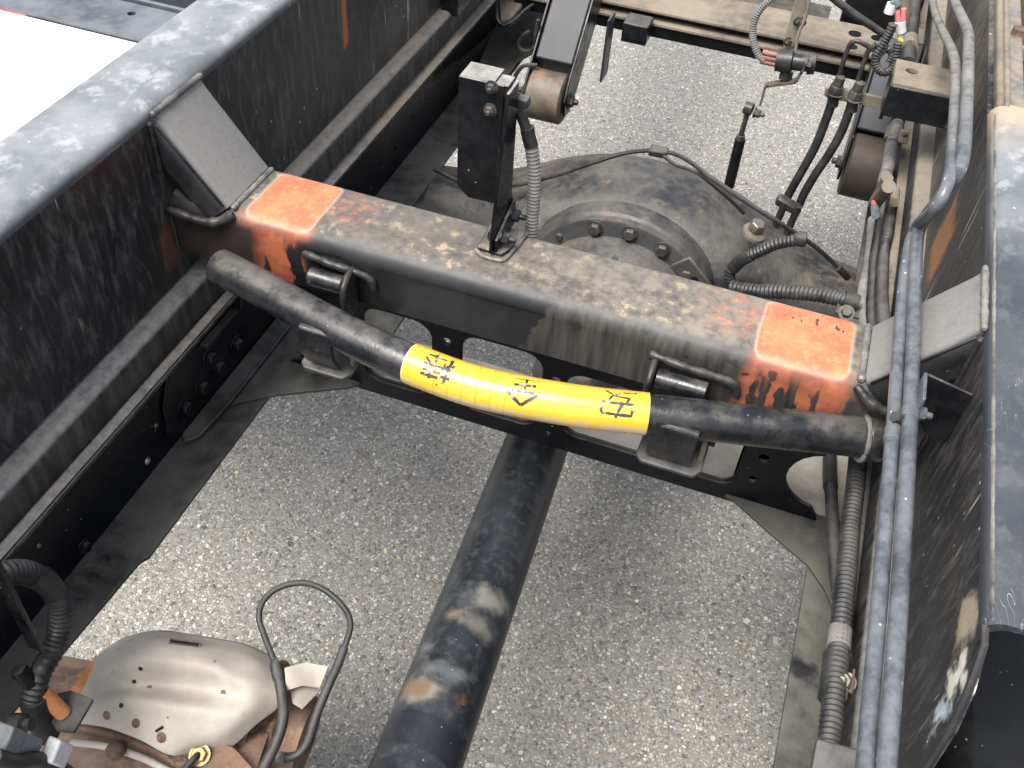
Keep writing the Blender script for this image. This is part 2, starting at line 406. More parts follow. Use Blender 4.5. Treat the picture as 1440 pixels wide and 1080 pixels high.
def asphalt_mat():
    n = N('worn_asphalt')
    # wobble the cells so that stones are irregular
    t = n.t
    nz = t.nodes.new('ShaderNodeTexNoise'); nz.inputs['Scale'].default_value = 140; n.lk(n.pos, nz.inputs['Vector'])
    vm = t.nodes.new('ShaderNodeVectorMath'); vm.operation = 'SCALE'; t.links.new(nz.outputs['Color'], vm.inputs[0]); vm.inputs['Scale'].default_value = .006
    va = t.nodes.new('ShaderNodeVectorMath'); va.operation = 'ADD'; n.lk(n.pos, va.inputs[0]); t.links.new(vm.outputs[0], va.inputs[1])
    P = va.outputs[0]
    def cells(scale):
        v = t.nodes.new('ShaderNodeTexVoronoi'); v.inputs['Scale'].default_value = scale; t.links.new(P, v.inputs['Vector'])
        s_ = t.nodes.new('ShaderNodeSeparateColor'); t.links.new(v.outputs['Color'], s_.inputs[0])
        e_ = t.nodes.new('ShaderNodeTexVoronoi'); e_.feature = 'DISTANCE_TO_EDGE'; e_.inputs['Scale'].default_value = scale; t.links.new(P, e_.inputs['Vector'])
        return v.outputs['Distance'], s_.outputs, e_.outputs['Distance']
    d1, c1, e1 = cells(85); d2, c2, e2 = cells(210)
    big = n.noise(2.2, det=5); mid = n.noise(30, det=4); fin = n.noise(900, det=2)
    def stonecol(c):
        k = n.mix(n.step(c[0], 0., 1.), (.13, .127, .117), (.36, .348, .318))
        k = n.mix(n.step(c[1], .90, .94), k, (.50, .485, .44))
        k = n.mix(n.step(c[1], .10, .06), k, (.085, .088, .092))
        k = n.mix(n.mul(n.step(c[2], .93, .96), .6), k, (.32, .22, .13))
        return k
    matrix_ = n.mix(n.step(fin, .3, .7), (.12, .115, .105), (.27, .26, .237))
    s2 = n.mul(n.step(e2, .06, .16), n.step(c2[2], .30, .34))
    col = n.mix(s2, matrix_, stonecol(c2))
    s1 = n.mul(n.step(e1, .10, .17), n.step(c1[2], .62, .66))
    col = n.mix(s1, col, stonecol(c1))
    col = n.mix(n.step(big, .35, .68, 0., .20), col, (.17, .166, .155))
    # long fine cracks
    cr = n.voro(1.7, P, 'DISTANCE_TO_EDGE')
    crk = n.mul(n.step(n.add(cr, n.mul(n.sub(n.noise(60, det=4), .5), .012)), .0, .005, 1., 0.), n.step(n.noise(3, det=1), .55, .60))
    col = n.mix(n.mul(crk, .18), col, (.045, .043, .04))
    h = n.add(n.mul(s1, .9, n.step(e1, .1, .45, .5, 1.)), n.mul(s2, .45), n.mul(fin, .25), n.mul(mid, .5), n.mul(crk, -.4))
    return n.out(col, n.fmix(s1, .85, .62), 0, n.bump(h, .004, .9), spec=.4)
M['asphalt'] = asphalt_mat()
def stone_mat():
    n = N('aggregate_stone')
    a = n.noise(1, n.vec(46, 46, 3), det=0); b_ = n.noise(1, n.vec(61, 61, 3), det=0); f_ = n.noise(500, det=3)
    v = n.t.nodes.new('ShaderNodeAttribute'); v.attribute_name = 'tone'
    tone = v.outputs['Fac']
    c = n.mix(n.step(tone, .0, .8), (.10, .10, .10), (.38, .37, .34))
    c = n.mix(n.step(tone, .90, .93), c, (.56, .54, .49))
    c = n.mix(n.mul(n.step(tone, .965, .97), .8), c, (.50, .36, .20))
    c = n.mix(n.mul(n.step(f_, .4, .7), .35), c, (.12, .115, .105))
    return n.out(c, .55, 0, n.bump(f_, .0006, .6))
M['stone'] = stone_mat()

# ------------------------------------------------------------------ mesh builder
def catmull(pts, per=8):
    pts = [V(p) for p in pts]
    if len(pts) < 3: 
        return [pts[0].lerp(pts[-1], i / per) for i in range(per + 1)]
    P = [pts[0] * 2 - pts[1]] + pts + [pts[-1] * 2 - pts[-2]]
    out = []
    for i in range(1, len(P) - 2):
        a, b, c, d = P[i - 1:i + 3]
        for k in range(per):
            t = k / per
            out.append(.5 * ((2 * b) + (c - a) * t + (2 * a - 5 * b + 4 * c - d) * t * t + (3 * b - a - 3 * c + d) * t ** 3))
    out.append(pts[-1]); return out
def resample(pts, step):
    L = [0]
    for a, b in zip(pts, pts[1:]): L.append(L[-1] + (b - a).length)
    n = max(2, int(L[-1] / step)); out = []; j = 0
    for i in range(n + 1):
        s = L[-1] * i / n
        while j < len(L) - 2 and L[j + 1] < s: j += 1
        seg = L[j + 1] - L[j]
        out.append(pts[j].lerp(pts[j + 1], 0 if seg == 0 else (s - L[j]) / seg))
    return out
class MB:
    def __init__(s): s.v = []; s.f = []
    def mesh(s, vs, fs):
        o = len(s.v); s.v += [V(p) for p in vs]; s.f += [[i + o for i in f] for f in fs]; return s
    def prism(s, poly, vec):
        n = len(poly); vec = V(vec); poly = [V(p) for p in poly]
        return s.mesh(poly + [p + vec for p in poly], [list(range(n))[::-1], list(range(n, 2 * n))] + [[i, (i + 1) % n, (i + 1) % n + n, i + n] for i in range(n)])
    def box(s, x0, x1, y0, y1, z0, z1):
        return s.prism([(x0, y0, z0), (x1, y0, z0), (x1, y1, z0), (x0, y1, z0)], (0, 0, z1 - z0))
    def obox(s, c, ax, ay, az, hx, hy, hz):
        c = V(c); ax = V(ax).normalized(); ay = V(ay).normalized(); az = V(az).normalized()
        q = [c + ax * a * hx + ay * b * hy - az * hz for a, b in ((-1, -1), (1, -1), (1, 1), (-1, 1))]
        return s.prism(q, az * 2 * hz)
    def plate(s, poly, t):
        """flat polygon thickened along its normal"""
        p = [V(q) for q in poly]; nn = (p[1] - p[0]).cross(p[2] - p[1]).normalized()
        return s.prism(p, nn * t)
    def tube(s, pts, r, n=14, caps=True, flat=1., hollow=0):
        pts = [V(p) for p in pts]; m = len(pts); rs = r if isinstance(r, (list, tuple)) else [r] * m
        tan = [(pts[min(i + 1, m - 1)] - pts[max(i - 1, 0)]).normalized() for i in range(m)]
        up = V((0, 0, 1)) if abs(tan[0].z) < .9 else V((1, 0, 0))
        u = tan[0].cross(up).normalized(); vs = []; 
        for i in range(m):
            u = (u - tan[i] * u.dot(tan[i])).normalized(); w_ = tan[i].cross(u)
            vs += [pts[i] + u * math.cos(2 * math.pi * k / n) * rs[i] + w_ * math.sin(2 * math.pi * k / n) * rs[i] * flat for k in range(n)]
        fs = [[i * n + k, i * n + (k + 1) % n, (i + 1) * n + (k + 1) % n, (i + 1) * n + k] for i in range(m - 1) for k in range(n)]
        if caps: fs += [list(range(n))[::-1], [(m - 1) * n + k for k in range(n)]]
        return s.mesh(vs, fs)
    def ribbed(s, pts, r, pitch=.0042, depth=.0012, n=16):
        p = resample(catmull(pts), pitch / 4)
        rs = [r - depth * (0, .55, 1, .55)[i % 4] for i in range(len(p))]
        return s.tube(p, rs, n)
    def lathe(s, c, axis, prof, n=24):
        c = V(c); ax = V(axis).normalized(); pts = [c + ax * h for h, r in prof]
        up = V((0, 0, 1)) if abs(ax.z) < .9 else V((1, 0, 0)); u = ax.cross(up).normalized(); w_ = ax.cross(u)
        vs = []
        for (h, r) in prof: vs += [c + ax * h + (u * math.cos(2 * math.pi * k / n) + w_ * math.sin(2 * math.pi * k / n)) * max(r, 1e-5) for k in range(n)]
        m = len(prof)
        return s.mesh(vs, [[i * n + k, i * n + (k + 1) % n, (i + 1) * n + (k + 1) % n, (i + 1) * n + k] for i in range(m - 1) for k in range(n)] + [list(range(n))[::-1], [(m - 1) * n + k for k in range(n)]])
    def hexbolt(s, c, axis, r=.008, h=.006, washer=1.5, stud=0.):
        c = V(c); ax = V(axis).normalized()
        if washer: s.lathe(c, ax, [(0, r * washer), (.0014, r * washer)], 18); c = c + ax * .0014
        s.lathe(c, ax, [(0, r), (h * .8, r), (h, r * .86)], 6)
        if stud: s.lathe(c + ax * h, ax, [(0, r * .5), (stud, r * .5), (stud + .001, r * .38)], 10)
        return s
    def weld(s, pts, r=.004, n=9):
        p = resample([V(q) for q in pts] if len(pts) == 2 else catmull(pts), r * .55)
        rs = [r * (.8 + .05 * math.sin(i * 2.1) + .30 * mnoise.noise(q * 90)) for i, q in enumerate(p)]
        rs[0] *= .6; rs[-1] *= .6
        return s.tube(p, rs, n)
    def build(s, name, mat, parent=None, bevel=0., smooth=40, seg=2, sub=0):
        base = parent.matrix_world.translation.copy() if parent else V((0, 0, 0))
        base = ORG.get(parent.name, V((0, 0, 0))) if parent else None
        if base is None:
            xs = s.v; base = V((sum(p.x for p in xs) / len(xs), sum(p.y for p in xs) / len(xs), min(p.z for p in xs))); loc = base
        else: loc = V((0, 0, 0))
        me = bpy.data.meshes.new(name)
        me.from_pydata([tuple(p - base) for p in s.v], [], s.f); me.update()
        bm = bmesh.new(); bm.from_mesh(me); bmesh.ops.recalc_face_normals(bm, faces=bm.faces); bm.to_mesh(me); bm.free()
        for p in me.polygons: p.use_smooth = True
        me.set_sharp_from_angle(angle=math.radians(smooth))
        me.materials.append(mat)
        o = bpy.data.objects.new(name, me); COL.objects.link(o)
        o.location = loc; ORG[o.name] = base.copy()
        if parent: o.parent = parent
        if bevel:
            b = o.modifiers.new('bevel', 'BEVEL'); b.width = bevel; b.segments = seg; b.limit_method = 'ANGLE'; b.angle_limit = math.radians(35)
            b.harden_normals = False
        if sub:
            q = o.modifiers.new('sub', 'SUBSURF'); q.levels = q.render_levels = sub
        return o
ORG = {}
def tag(o, label=None, cat=None, group=None, kind=None):
    for k, v_ in (('label', label), ('category', cat), ('group', group), ('kind', kind)):
        if v_: o[k] = v_
    return o
def thing(name, label, cat, loc, group=None):
    o = bpy.data.objects.new(name, None); COL.objects.link(o); o.location = loc; o.empty_display_size = .05
    ORG[o.name] = V(loc); return tag(o, label, cat, group)
def holed(name, outer, holes, thick, to3, mat, parent, bevel=.0015):
    """flat plate with openings; outer/holes in 2D, to3 maps (u,v,w)->3D"""
    cu = bpy.data.curves.new(name, 'CURVE'); cu.dimensions = '2D'; cu.fill_mode = 'BOTH'; cu.extrude = thick / 2; cu.bevel_depth = 0
    for loop in [outer] + holes:
        sp = cu.splines.new('POLY'); sp.points.add(len(loop) - 1)
        for i, (a_, b_) in enumerate(loop): sp.points[i].co = (a_, b_, 0, 1)
        sp.use_cyclic_u = True
    tmp = bpy.data.objects.new('tmp', cu); COL.objects.link(tmp)
    dg = bpy.context.evaluated_depsgraph_get(); me0 = bpy.data.meshes.new_from_object(tmp.evaluated_get(dg))
    b = MB(); b.mesh([to3(v.co.x, v.co.y, v.co.z) for v in me0.vertices], [list(p.vertices) for p in me0.polygons])
    bpy.data.objects.remove(tmp); bpy.data.curves.remove(cu); bpy.data.meshes.remove(me0)
    o = b.build(name, mat, parent, smooth=30)
    bm = bmesh.new(); bm.from_mesh(o.data); bmesh.ops.remove_doubles(bm, verts=bm.verts, dist=1e-5); bmesh.ops.recalc_face_normals(bm, faces=bm.faces); bm.to_mesh(o.data); bm.free()
    o.data.set_sharp_from_angle(angle=math.radians(35))
    return o
def circ(cx, cy, r, n=20, ry=None): return [(cx + r * math.cos(2 * math.pi * k / n), cy + (ry or r) * math.sin(2 * math.pi * k / n)) for k in range(n)]
def rrect(x0, x1, y0, y1, r, n=6):
    out = []
    for cx, cy, a0 in ((x1 - r, y1 - r, 0), (x0 + r, y1 - r, 90), (x0 + r, y0 + r, 180), (x1 - r, y0 + r, 270)):
        for k in range(n + 1):
            t = math.radians(a0 + 90 * k / n); out.append((cx + r * math.cos(t), cy + r * math.sin(t)))
    return out
def arc(cx, cy, r, a0, a1, n=8): return [(cx + r * math.cos(math.radians(a0 + (a1 - a0) * k / n)), cy + r * math.sin(math.radians(a0 + (a1 - a0) * k / n))) for k in range(n + 1)]

# ================================================================== GROUND
g = MB().mesh([(-60, -60, 0), (60, -60, 0), (60, 60, 0), (-60, 60, 0)], [[0, 1, 2, 3]]).build('asphalt_ground', M['asphalt'])
tag(g, kind='structure', label='grey worn asphalt with light aggregate stones under the truck', cat='ground')
def scatter_stones():
    rnd = random.Random(3); vs = []; fs = []; tones = []
    n = 26000
    for i in range(n):
        y = .15 + 3.6 * rnd.random() ** 1.15
        x = -.75 + 1.75 * rnd.random() - .12 * y
        r = rnd.uniform(.0017, .0036) if rnd.random() < .85 else rnd.uniform(.0036, .0062)
        a0 = rnd.random() * 6.28; el = rnd.uniform(.65, 1.); o = len(vs); k = rnd.choice((5, 6, 7))
        h = r * rnd.uniform(.18, .40)
        cs, sn = math.cos(a0), math.sin(a0); ring = []
        for q in range(k):
            t = 6.283 * q / k; rr = r * rnd.uniform(.78, 1.1); px, py = rr * math.cos(t), rr * el * math.sin(t)
            ring.append((px * cs - py * sn, px * sn + py * cs))
        vs += [(x + a, y + b, -.0008) for a, b in ring] + [(x + a * .66, y + b * .66, h) for a, b in ring]
        fs += [[o + q, o + (q + 1) % k, o + k + (q + 1) % k, o + k + q] for q in range(k)] + [[o + k + q for q in range(k)]]
        tn = rnd.random() ** .85; tones += [tn] * (2 * k)
    me = bpy.data.meshes.new('aggregate_stones'); me.from_pydata(vs, [], fs); me.materials.append(M['stone'])
    at_ = me.attributes.new('tone', 'FLOAT', 'POINT'); at_.data.foreach_set('value', tones)
    o = bpy.data.objects.new('aggregate_stones', me); COL.objects.link(o)
    tag(o, 'small pale and dark stones set in the asphalt surface', 'gravel', kind='stuff')
scatter_stones()

# ================================================================== CHASSIS FRAME
fr = thing('truck_chassis_frame', 'black steel ladder frame of the truck, low rails and perforated cross member over the asphalt', 'truck frame', (0, .8, .55))
Y0, Y1 = -.7, 3.0
for s in (-1, 1):
    # web with round holes, then flanges
    hl = []
    if s < 0:
        for q, r in (((205, 647), .0055), ((217, 597), .004), ((52, 766), .0035), ((8, 790), .004), ((602, 195), .0042), ((645, 138), .0035), ((590, 270), .0)):
            if r: p = at(*q, x=-.418); hl.append(circ(p.y, p.z, r, 14))
        for k in range(9):
            p = at(*[(553, 208), (537, 233), (565, 183), (577, 163), (613, 118), (630, 98), (520, 262), (640, 85), (598, 140)][k], x=-.418); 
            if .56 < p.z < .74: hl.append(circ(p.y, p.z, .0035, 10))
    clean = []
    for h in hl:
        cy, cz = sum(a for a, b in h) / len(h), sum(b for a, b in h) / len(h)
        if .565 < cz < .735 and all(math.hypot(cy - a, cz - b) > .016 for a, b in clean): clean.append((cy, cz)); h.append(None)
    hl = [h[:-1] for h in hl if h[-1] is None]
    web = holed('frame_rail', [(Y0, .556), (Y1, .556), (Y1, .744), (Y0, .744)], hl, .006, lambda u, v_, w_, s=s: (s * .418 + w_, u, v_), M['frame'], fr)
    b = MB()
    # bottom flange: narrows ahead of the notch on the left rail
    if s < 0: poly = [(-.421, Y0), (-.372, Y0), (-.372, .20), (-.3555, .462), (-.350, .472), (-.350, Y1), (-.421, Y1)]
    else: poly = [(.421, Y0), (.421, Y1), (.350, Y1), (.350, Y0)]
    b.prism([(x, y, .550) for x, y in poly], (0, 0, .006)).build('bottom_flange', M['floor'], web, bevel=.0015)
    MB().box(min(s * .350, s * .421), max(s * .350, s * .421), Y0, Y1, .744, .750).build('top_flange', M['rail'], web, bevel=.0015)
# rivet heads / shallow round marks on the left flange
for q in ((167, 757), (147, 785), (131, 810), (107, 848)):
    p = at(*q, z=.557); MB().lathe((p.x, p.y, .5562), (0, 0, 1), [(0, .0062), (.0006, .0058)], 18).build('rivet_mark', M['dust_steel'] if 0 else M['gusset'], fr)
p = at(118, 768, x=-.414); MB().hexbolt((-.414, p.y, p.z), (1, 0, 0), .007, .005, 1.4).build('bolt', M['black'], fr)
# cross member: front web with large rounded openings
def to_web(u, v_, w_): return (u, .805 + w_, v_)
openings = [rrect(-.243, -.147, .574, .700, .026), rrect(-.112, -.004, .574, .700, .026), rrect(.022, .150, .580, .688, .026), rrect(.178, .247, .576, .690, .022)]
small = [circ(.268, .640, .007, 14), circ(.264, .600, .0055, 14), circ(-.128, .680, .006, 14), circ(.012, .668, .006, 14), circ(.010, .572, .004, 12), circ(.165, .66, .005, 12)]
outer = [(-.353, .550), (.349, .550), (.349, .566)] + arc(.345, .628, .047, 262, 108, 10) + [(.33, .70), (.33, .725), (-.33, .725), (-.33, .69)] + arc(-.352, .62, .05, 60, -60, 8) + [(-.353, .562)]
web = holed('cross_member_web', outer, openings + small, .005, to_web, M['frame'], fr)
MB().box(-.346, .346, .8076, .902, .5565, .5615).build('cross_member_lower_flange', M['tanplate'], web, bevel=.001)
MB().box(-.33, .24, .8076, .845, .722, .727).build('cross_member_upper_flange', M['frame'], web, bevel=.001)
for q in ((560, 548), (975, 664), (850, 600)):
    p = at(*q, z=.562); MB().hexbolt((p.x, p.y + .006, .5615), (0, 0, 1), .0065, .004, 1.3).build('bolt', M['bolt'], web)
# rounded rolled lips inside the openings
for h in openings:
    pts = [(x, .8085, z) for x, z in h]; pts.append(pts[0])
    MB().tube(pts, .0028, 6, caps=False).build('opening_rim', M['frame'], web)
# gusset plates
gl = [at(*q, z=.560) for q in ((245, 610), (285, 598), (330, 568), (385, 556), (430, 551), (490, 545))]
poly = [(p.x, p.y) for p in gl] + [(-.25, .80), (-.25, .95), (-.40, 1.0), (-.412, .66)]
MB().prism([(x, y, .5565) for x, y in poly], (0, 0, .005)).build('gusset_plate', M['floor'], fr, bevel=.001)
poly = [(.24, .80), (.252, .796), (.30, .765), (.35, .735), (.372, .709), (.405, .65), (.412, .66), (.412, 1.0), (.25, .95)]
MB().prism([(x, y, .5565) for x, y in poly], (0, 0, .005)).build('gusset_plate', M['floor'], fr, bevel=.001)
MB().prism([(x, y, .5505) for x, y in ((.200, .815), (.345, .815), (.345, .875), (.200, .875))], (0, 0, .003)).build('pale_sheet', M['tanplate'], fr)
MB().box(.30, .41, .812, .95, .5622, .5642).build('pale_sheet', M['tanplate'], fr)  # pale sheet added over the flange to brighten its shaded corner
# left reinforcement bracket inside the rail, with bolt heads
rb = MB()
rb.prism([(-.4145, y, z) for y, z in ((.612, .585), (.625, .568), (.66, .563), (1.05, .563), (1.05, .73), (.70, .73), (.66, .70), (.618, .63))], (.005, 0, 0))
rbo = rb.build('reinforcement_bracket', M['black'], fr, bevel=.002)
MB().prism([(x, y, .5635) for x, y in ((-.409, .632), (-.400, .626), (-.389, .640), (-.385, .70), (-.385, 1.05), (-.409, 1.05))], (0, 0, .005)).build('bracket_foot', M['floor'], rbo, bevel=.002)
MB().tube([(-.400, .624, .566), (-.389, .638, .566), (-.384, .70, .566), (-.384, 1.05, .566)], .0035, 8).build('bracket_lip', M['gusset'], rbo)
for q in ((263, 575), (287, 546), (310, 518), (298, 505), (336, 486)):
    p = at(*q, x=-.405); MB().hexbolt((-.4095, p.y, p.z), (1, 0, 0), .0095, .0075, 1.45).build('bolt', M['black'], rbo, bevel=.0006)
MB().prism([(-.4085, y, z) for y, z in ((.70, .655), (.98, .655), (.98, .661), (.70, .661))], (.010, 0, 0)).build('stiffening_rib', M['gusset'], rbo, bevel=.001)
# dark step bracket below left rail lip
b = MB(); b.box(-.409, -.362, .735, .90, .712, .742); b.box(-.409, -.372, .745, .88, .690, .714); b.build('rail_spacer', M['black'], fr, bevel=.002)
# rear cross member: C channel opening forward
rc = MB().box(-.345, .345, 1.655, 1.765, .740, .746).build('rear_cross_member', M['dust_steel'], fr, bevel=.0015)
MB().box(-.345, .345, 1.672, 1.678, .7272, .740).build('channel_web', M['black_fill'], rc)
MB().box(-.345, .345, 1.648, 1.76, .7215, .727).build('channel_flange', M['dust_steel'], rc, bevel=.001)
MB().box(-.345, .345, 1.652, 1.658, .7005, .7215).build('channel_face', M['black_fill'], rc)
MB().box(-.345, .20, 1.77, 1.90, .700, .712).build('rear_shelf', M['frame'], rc)
for q, r in (((1202, 48), .011), ((1198, 66), .009), ((1233, 54), .010)):
    p = at(*q, z=.746); MB().lathe((p.x, min(p.y, 1.752), .7462), (0, 0, 1), [(0, r), (.0012, r)], 20).build('dark_hole_disc', M['black_fill'], rc)  # black discs stand in for the shade inside open holes
# corner gusset under the rear cross member, left
gp = [at(*q, z=.62) for q in ((850, 12), (800, 35), (760, 58), (728, 75), (715, 95), (700, 112), (660, 112), (690, 40), (740, -20), (900, -20))]
MB().prism([(p.x, p.y, .60) for p in gp], (0, 0, .005)).build('corner_plate', M['floor'], fr, bevel=.001)
gp = [at(*q, z=.70) for q in ((700, 5), (704, 34), (718, 32), (735, 12), (742, -15), (700, -15))]
gp = [(p.x, p.y, .70) for p in gp]
o = MB().prism(gp, (0, 0, .01)).build('corner_pocket', M['dust_steel'], fr, bevel=.003)
MB().tube(catmull([at(*q, z=.712) for q in ((698, -8), (699, 25), (707, 36), (722, 30), (748, 8), (790, -8))], 6), .0035, 8).build('pocket_lip', M['black'], fr)

# ================================================================== BODY SUBFRAME
sf = thing('tipper_body_subframe', 'black weathered body subframe with tall side beams and an orange-patched cross beam', 'body subframe', (0, .7, .76))
WX, WT = .382, .998
for s in (-1, 1):
    y0, y1 = (-.5, 2.6) if s < 0 else (.355, 1.04)
    # folded side beam: inner wall, rounded shoulder, flat top, outer lip
    inner = [(WX, .80), (WX, WT - .014)] + [(WX + .014 - .014 * math.cos(math.radians(t)), WT - .014 + .014 * math.sin(math.radians(t))) for t in (22, 45, 68)]
    if s > 0:   # front end of the right beam is cut with a rounded corner
        wall = MB(); zz = [(.80, .325), (.86, .338), (.90, .343), (.94, .350), (.965, .362), (.984, .383)]
        prof = [(y1 + 1.2, .80)] + [(y, z) for z, y in zz] + [(y1 + 1.2, .984)]
        wall.prism([(WX, y, z) for y, z in prof], (.006, 0, 0))
        wo = wall.build('side_beam', M['wallR'], sf)
    else:
        wo = MB().box(-WX - .006, -WX, y0, y1, .80, .984).build('side_beam', M['wallL'], sf)
    ytop = .392 if s > 0 else y0; yend = 1.045 if s > 0 else y1
    outer_w = .086 if s < 0 else .16
    r = .014
    cs = [(WX, WT - r)] + [(WX + r - r * math.cos(math.radians(t)), WT - r + r * math.sin(math.radians(t))) for t in (15, 30, 45, 60, 75, 90)]
    cs += [(WX + outer_w - .006, WT)] + [(WX + outer_w - .006 + .006 * math.sin(math.radians(t)), WT - .006 + .006 * math.cos(math.radians(t))) for t in (45, 90)] + [(WX + outer_w, WT - .03)]
    inn = [(x - (.005 if i > len(cs) - 4 else -.004), z - .005) for i, (x, z) in enumerate(cs)][::-1]
    inn[0] = (cs[-1][0] - .005, cs[-1][1]); inn[-1] = (cs[0][0] + .005, cs[0][1])
    MB().prism([(s * x, ytop, z) for x, z in cs + inn], (0, yend - ytop, 0)).build('top_flange', M['topL'] if s < 0 else M['topR'], wo, smooth=60)
    # bead along the fold
    if s > 0:
        MB().weld([(WX + .0045, .395, WT - .0045), (WX + .0045, 1.03, WT - .0045)], .0018, 6).build('fold_weld', M['weldcap'], wo)
        MB().tube([(WX + .002, .393, WT - .010), (WX + .002, .380, .988), (WX + .002, .362, .966), (WX + .002, .350, .94), (WX + .002, .343, .90), (WX + .002, .325, .80)], .0028, 8).build('wall_edge', M['weld'], wo)
    # lower rail with rounded inner edge
    c2 = [(.412, .752), (.366, .752), (.362, .756), (.362, .788)] + [(.371 - .009 * math.cos(math.radians(t)), .788 + .009 * math.sin(math.radians(t))) for t in (30, 60, 90)] + [(.412, .797)]
    MB().prism([(s * x, -.5, z) for x, z in c2], (0, 2.9, 0)).build('lower_rail', M['rail'], sf, smooth=50)
    # small step under the rail on left (riser)
# slim flat bar in front of left lip, with end near the spacer
MB().box(-.3615, -.3500, .0, .735, .7505, .7545).build('packing_strip', M['rail'], sf, bevel=.001)
MB().box(-.3580, -.3480, .755, .90, .7505, .756).build('packing_strip', M['rail'], sf, bevel=.001)
# rail end / vertical doubler plate at the rear left
p = at(625, 15, x=-.378)
MB().box(-.381, -.352, p.y - .01, p.y + .16, .79, .90).build('doubler_plate', M['black'], sf, bevel=.002)
MB().box(-.368, -.348, p.y + .20, p.y + .24, .79, .88).build('stop_block', M['greyrail'], sf, bevel=.002)
# ---- cross beam
by0, by1, bz0, bz1 = .672, .762, .829, .900
r = .020
prof = [(by0, bz0 + .003), (by0 + .003, bz0), (by1 - .004, bz0), (by1, bz0 + .004), (by1, bz1 - .006), (by1 - .002, bz1 - .002), (by1 - .006, bz1)] + \
       [(by0 + r - r * math.sin(math.radians(t)), bz1 - r + r * math.cos(math.radians(t))) for t in (0, 15, 30, 45, 60, 75, 90)]
prof = prof[::-1]
b = MB(); xs = [-.3815 + .763 * i / 60 for i in range(61)]
n_ = len(prof); vs = []
for x in xs:
    vs += [(x, y, z) for y, z in prof]
b.mesh(vs, [[i * n_ + k, i * n_ + (k + 1) % n_, (i + 1) * n_ + (k + 1) % n_, (i + 1) * n_ + k] for i in range(60) for k in range(n_)] + [list(range(n_))[::-1], [60 * n_ + k for k in range(n_)]])
cb = b.build('cross_beam', M['beam'], sf, smooth=32)
for s in (-1, 1):
    # slanting corner tube rising to the wall top: top plate + front cheek + rear cheek
    x0, z0, x1, z1 = .314, .9025, .3815, .990
    L = V((x1 - x0, 0, z1 - z0)); nn = V((-L.z, 0, L.x)).normalized()
    a0 = V((x0, 0, z0)); a1 = V((x1, 0, z1)); th = .006
    def S(v_, y): return (s * v_.x, y, v_.z)
    rr = .013; cs = []
    for t in (0, 30, 60, 90): cs.append((by0 + .001 + rr - rr * math.cos(math.radians(t)), -rr + rr * math.sin(math.radians(t))))
    cs = [(by0 + .001, -.030)] + cs + [(by1 - .007, 0), (by1 - .003, -.002), (by1 - .001, -.006), (by1 - .001, -.030)]
    ins = [(y + (.004 if i < len(cs) / 2 else -.004), d - .004) for i, (y, d) in enumerate(cs)][::-1]; ins[0] = (cs[-1][0] - .004, -.030); ins[-1] = (cs[0][0] + .004, -.030)
    ring = cs + ins; b = MB(); m_ = len(ring); vs = []
    segs = 8
    for i in range(segs + 1):
        base = a0.lerp(a1, i / segs)
        for y, d in ring:
            q = base + nn * d
            if q.x > .3818: q.x = .3818
            vs.append(S(q, y))
    b.mesh(vs, [[i * m_ + k, i * m_ + (k + 1) % m_, (i + 1) * m_ + (k + 1) % m_, (i + 1) * m_ + k] for i in range(segs) for k in range(m_)] + [list(range(m_))[::-1], [segs * m_ + k for k in range(m_)]])
    cg = b.build('corner_gusset', M['gussetlight'], sf, smooth=32)
    # front and rear cheek plates fill the corner
    for yy in (by0 + .004, by1 - .009):
        ck = [(.322, .9015), (.318, .903), (.378, .980), (.3815, .975), (.3815, .925), (.362, .9015)]
        MB().prism([(s * x, yy, z) for x, z in ck], (0, .004, 0)).build('cheek_plate', M['black'], cg, bevel=.001)
    # welds: across the beam, to the wall, bead along the bottom of the front cheek
    MB().weld([(s * .311, by0 + .008, .9005), (s * .3105, by1 - .003, .9005)], .0042).build('weld_bead', M['weldcap'], sf)
    MB().weld([(s * .3805, by0 + .004, .990), (s * .3805, by1, .990)], .0040).build('weld_bead', M['weldcap'], sf)
    MB().weld([(s * .308, by0 + .004, .897), (s * .325, by0 - .004, .888), (s * .345, by0 - .006, .886), (s * .3805, by0 - .004, .888)], .0062).build('weld_bead', M['weld'], sf)
    MB().weld([(s * .3805, by0 - .001, .985), (s * .3805, by0 - .001, .93)], .0035).build('weld_bead', M['weld'], sf)
    MB().weld([(s * .3805, by0 - .001, .885), (s * .3805, by0 - .001, .835)], .0035).build('weld_bead', M['weld'], sf)
MB().lathe((-.352, by0 + .0035, .925), (0, -1, 0), [(0, .006), (.001, .006)], 16).build('drain_plug', M['rubber'], sf)
# mounting pad under the sensor bracket, weld around
pad = [at(*q, z=.9) for q in ((671, 352), (705, 362), (715, 356), (740, 332), (738, 320), (700, 300))]
MB().prism([(p.x, min(p.y, .760), .9003) for p in pad], (0, 0, .0035)).build('mounting_pad', M['beam'], sf, bevel=.001)
MB().weld([at(*q, z=.902) for q in ((668, 350), (680, 360), (704, 366), (716, 359), (726, 346), (742, 328))], .0030).build('weld_bead', M['weldcap'], sf)
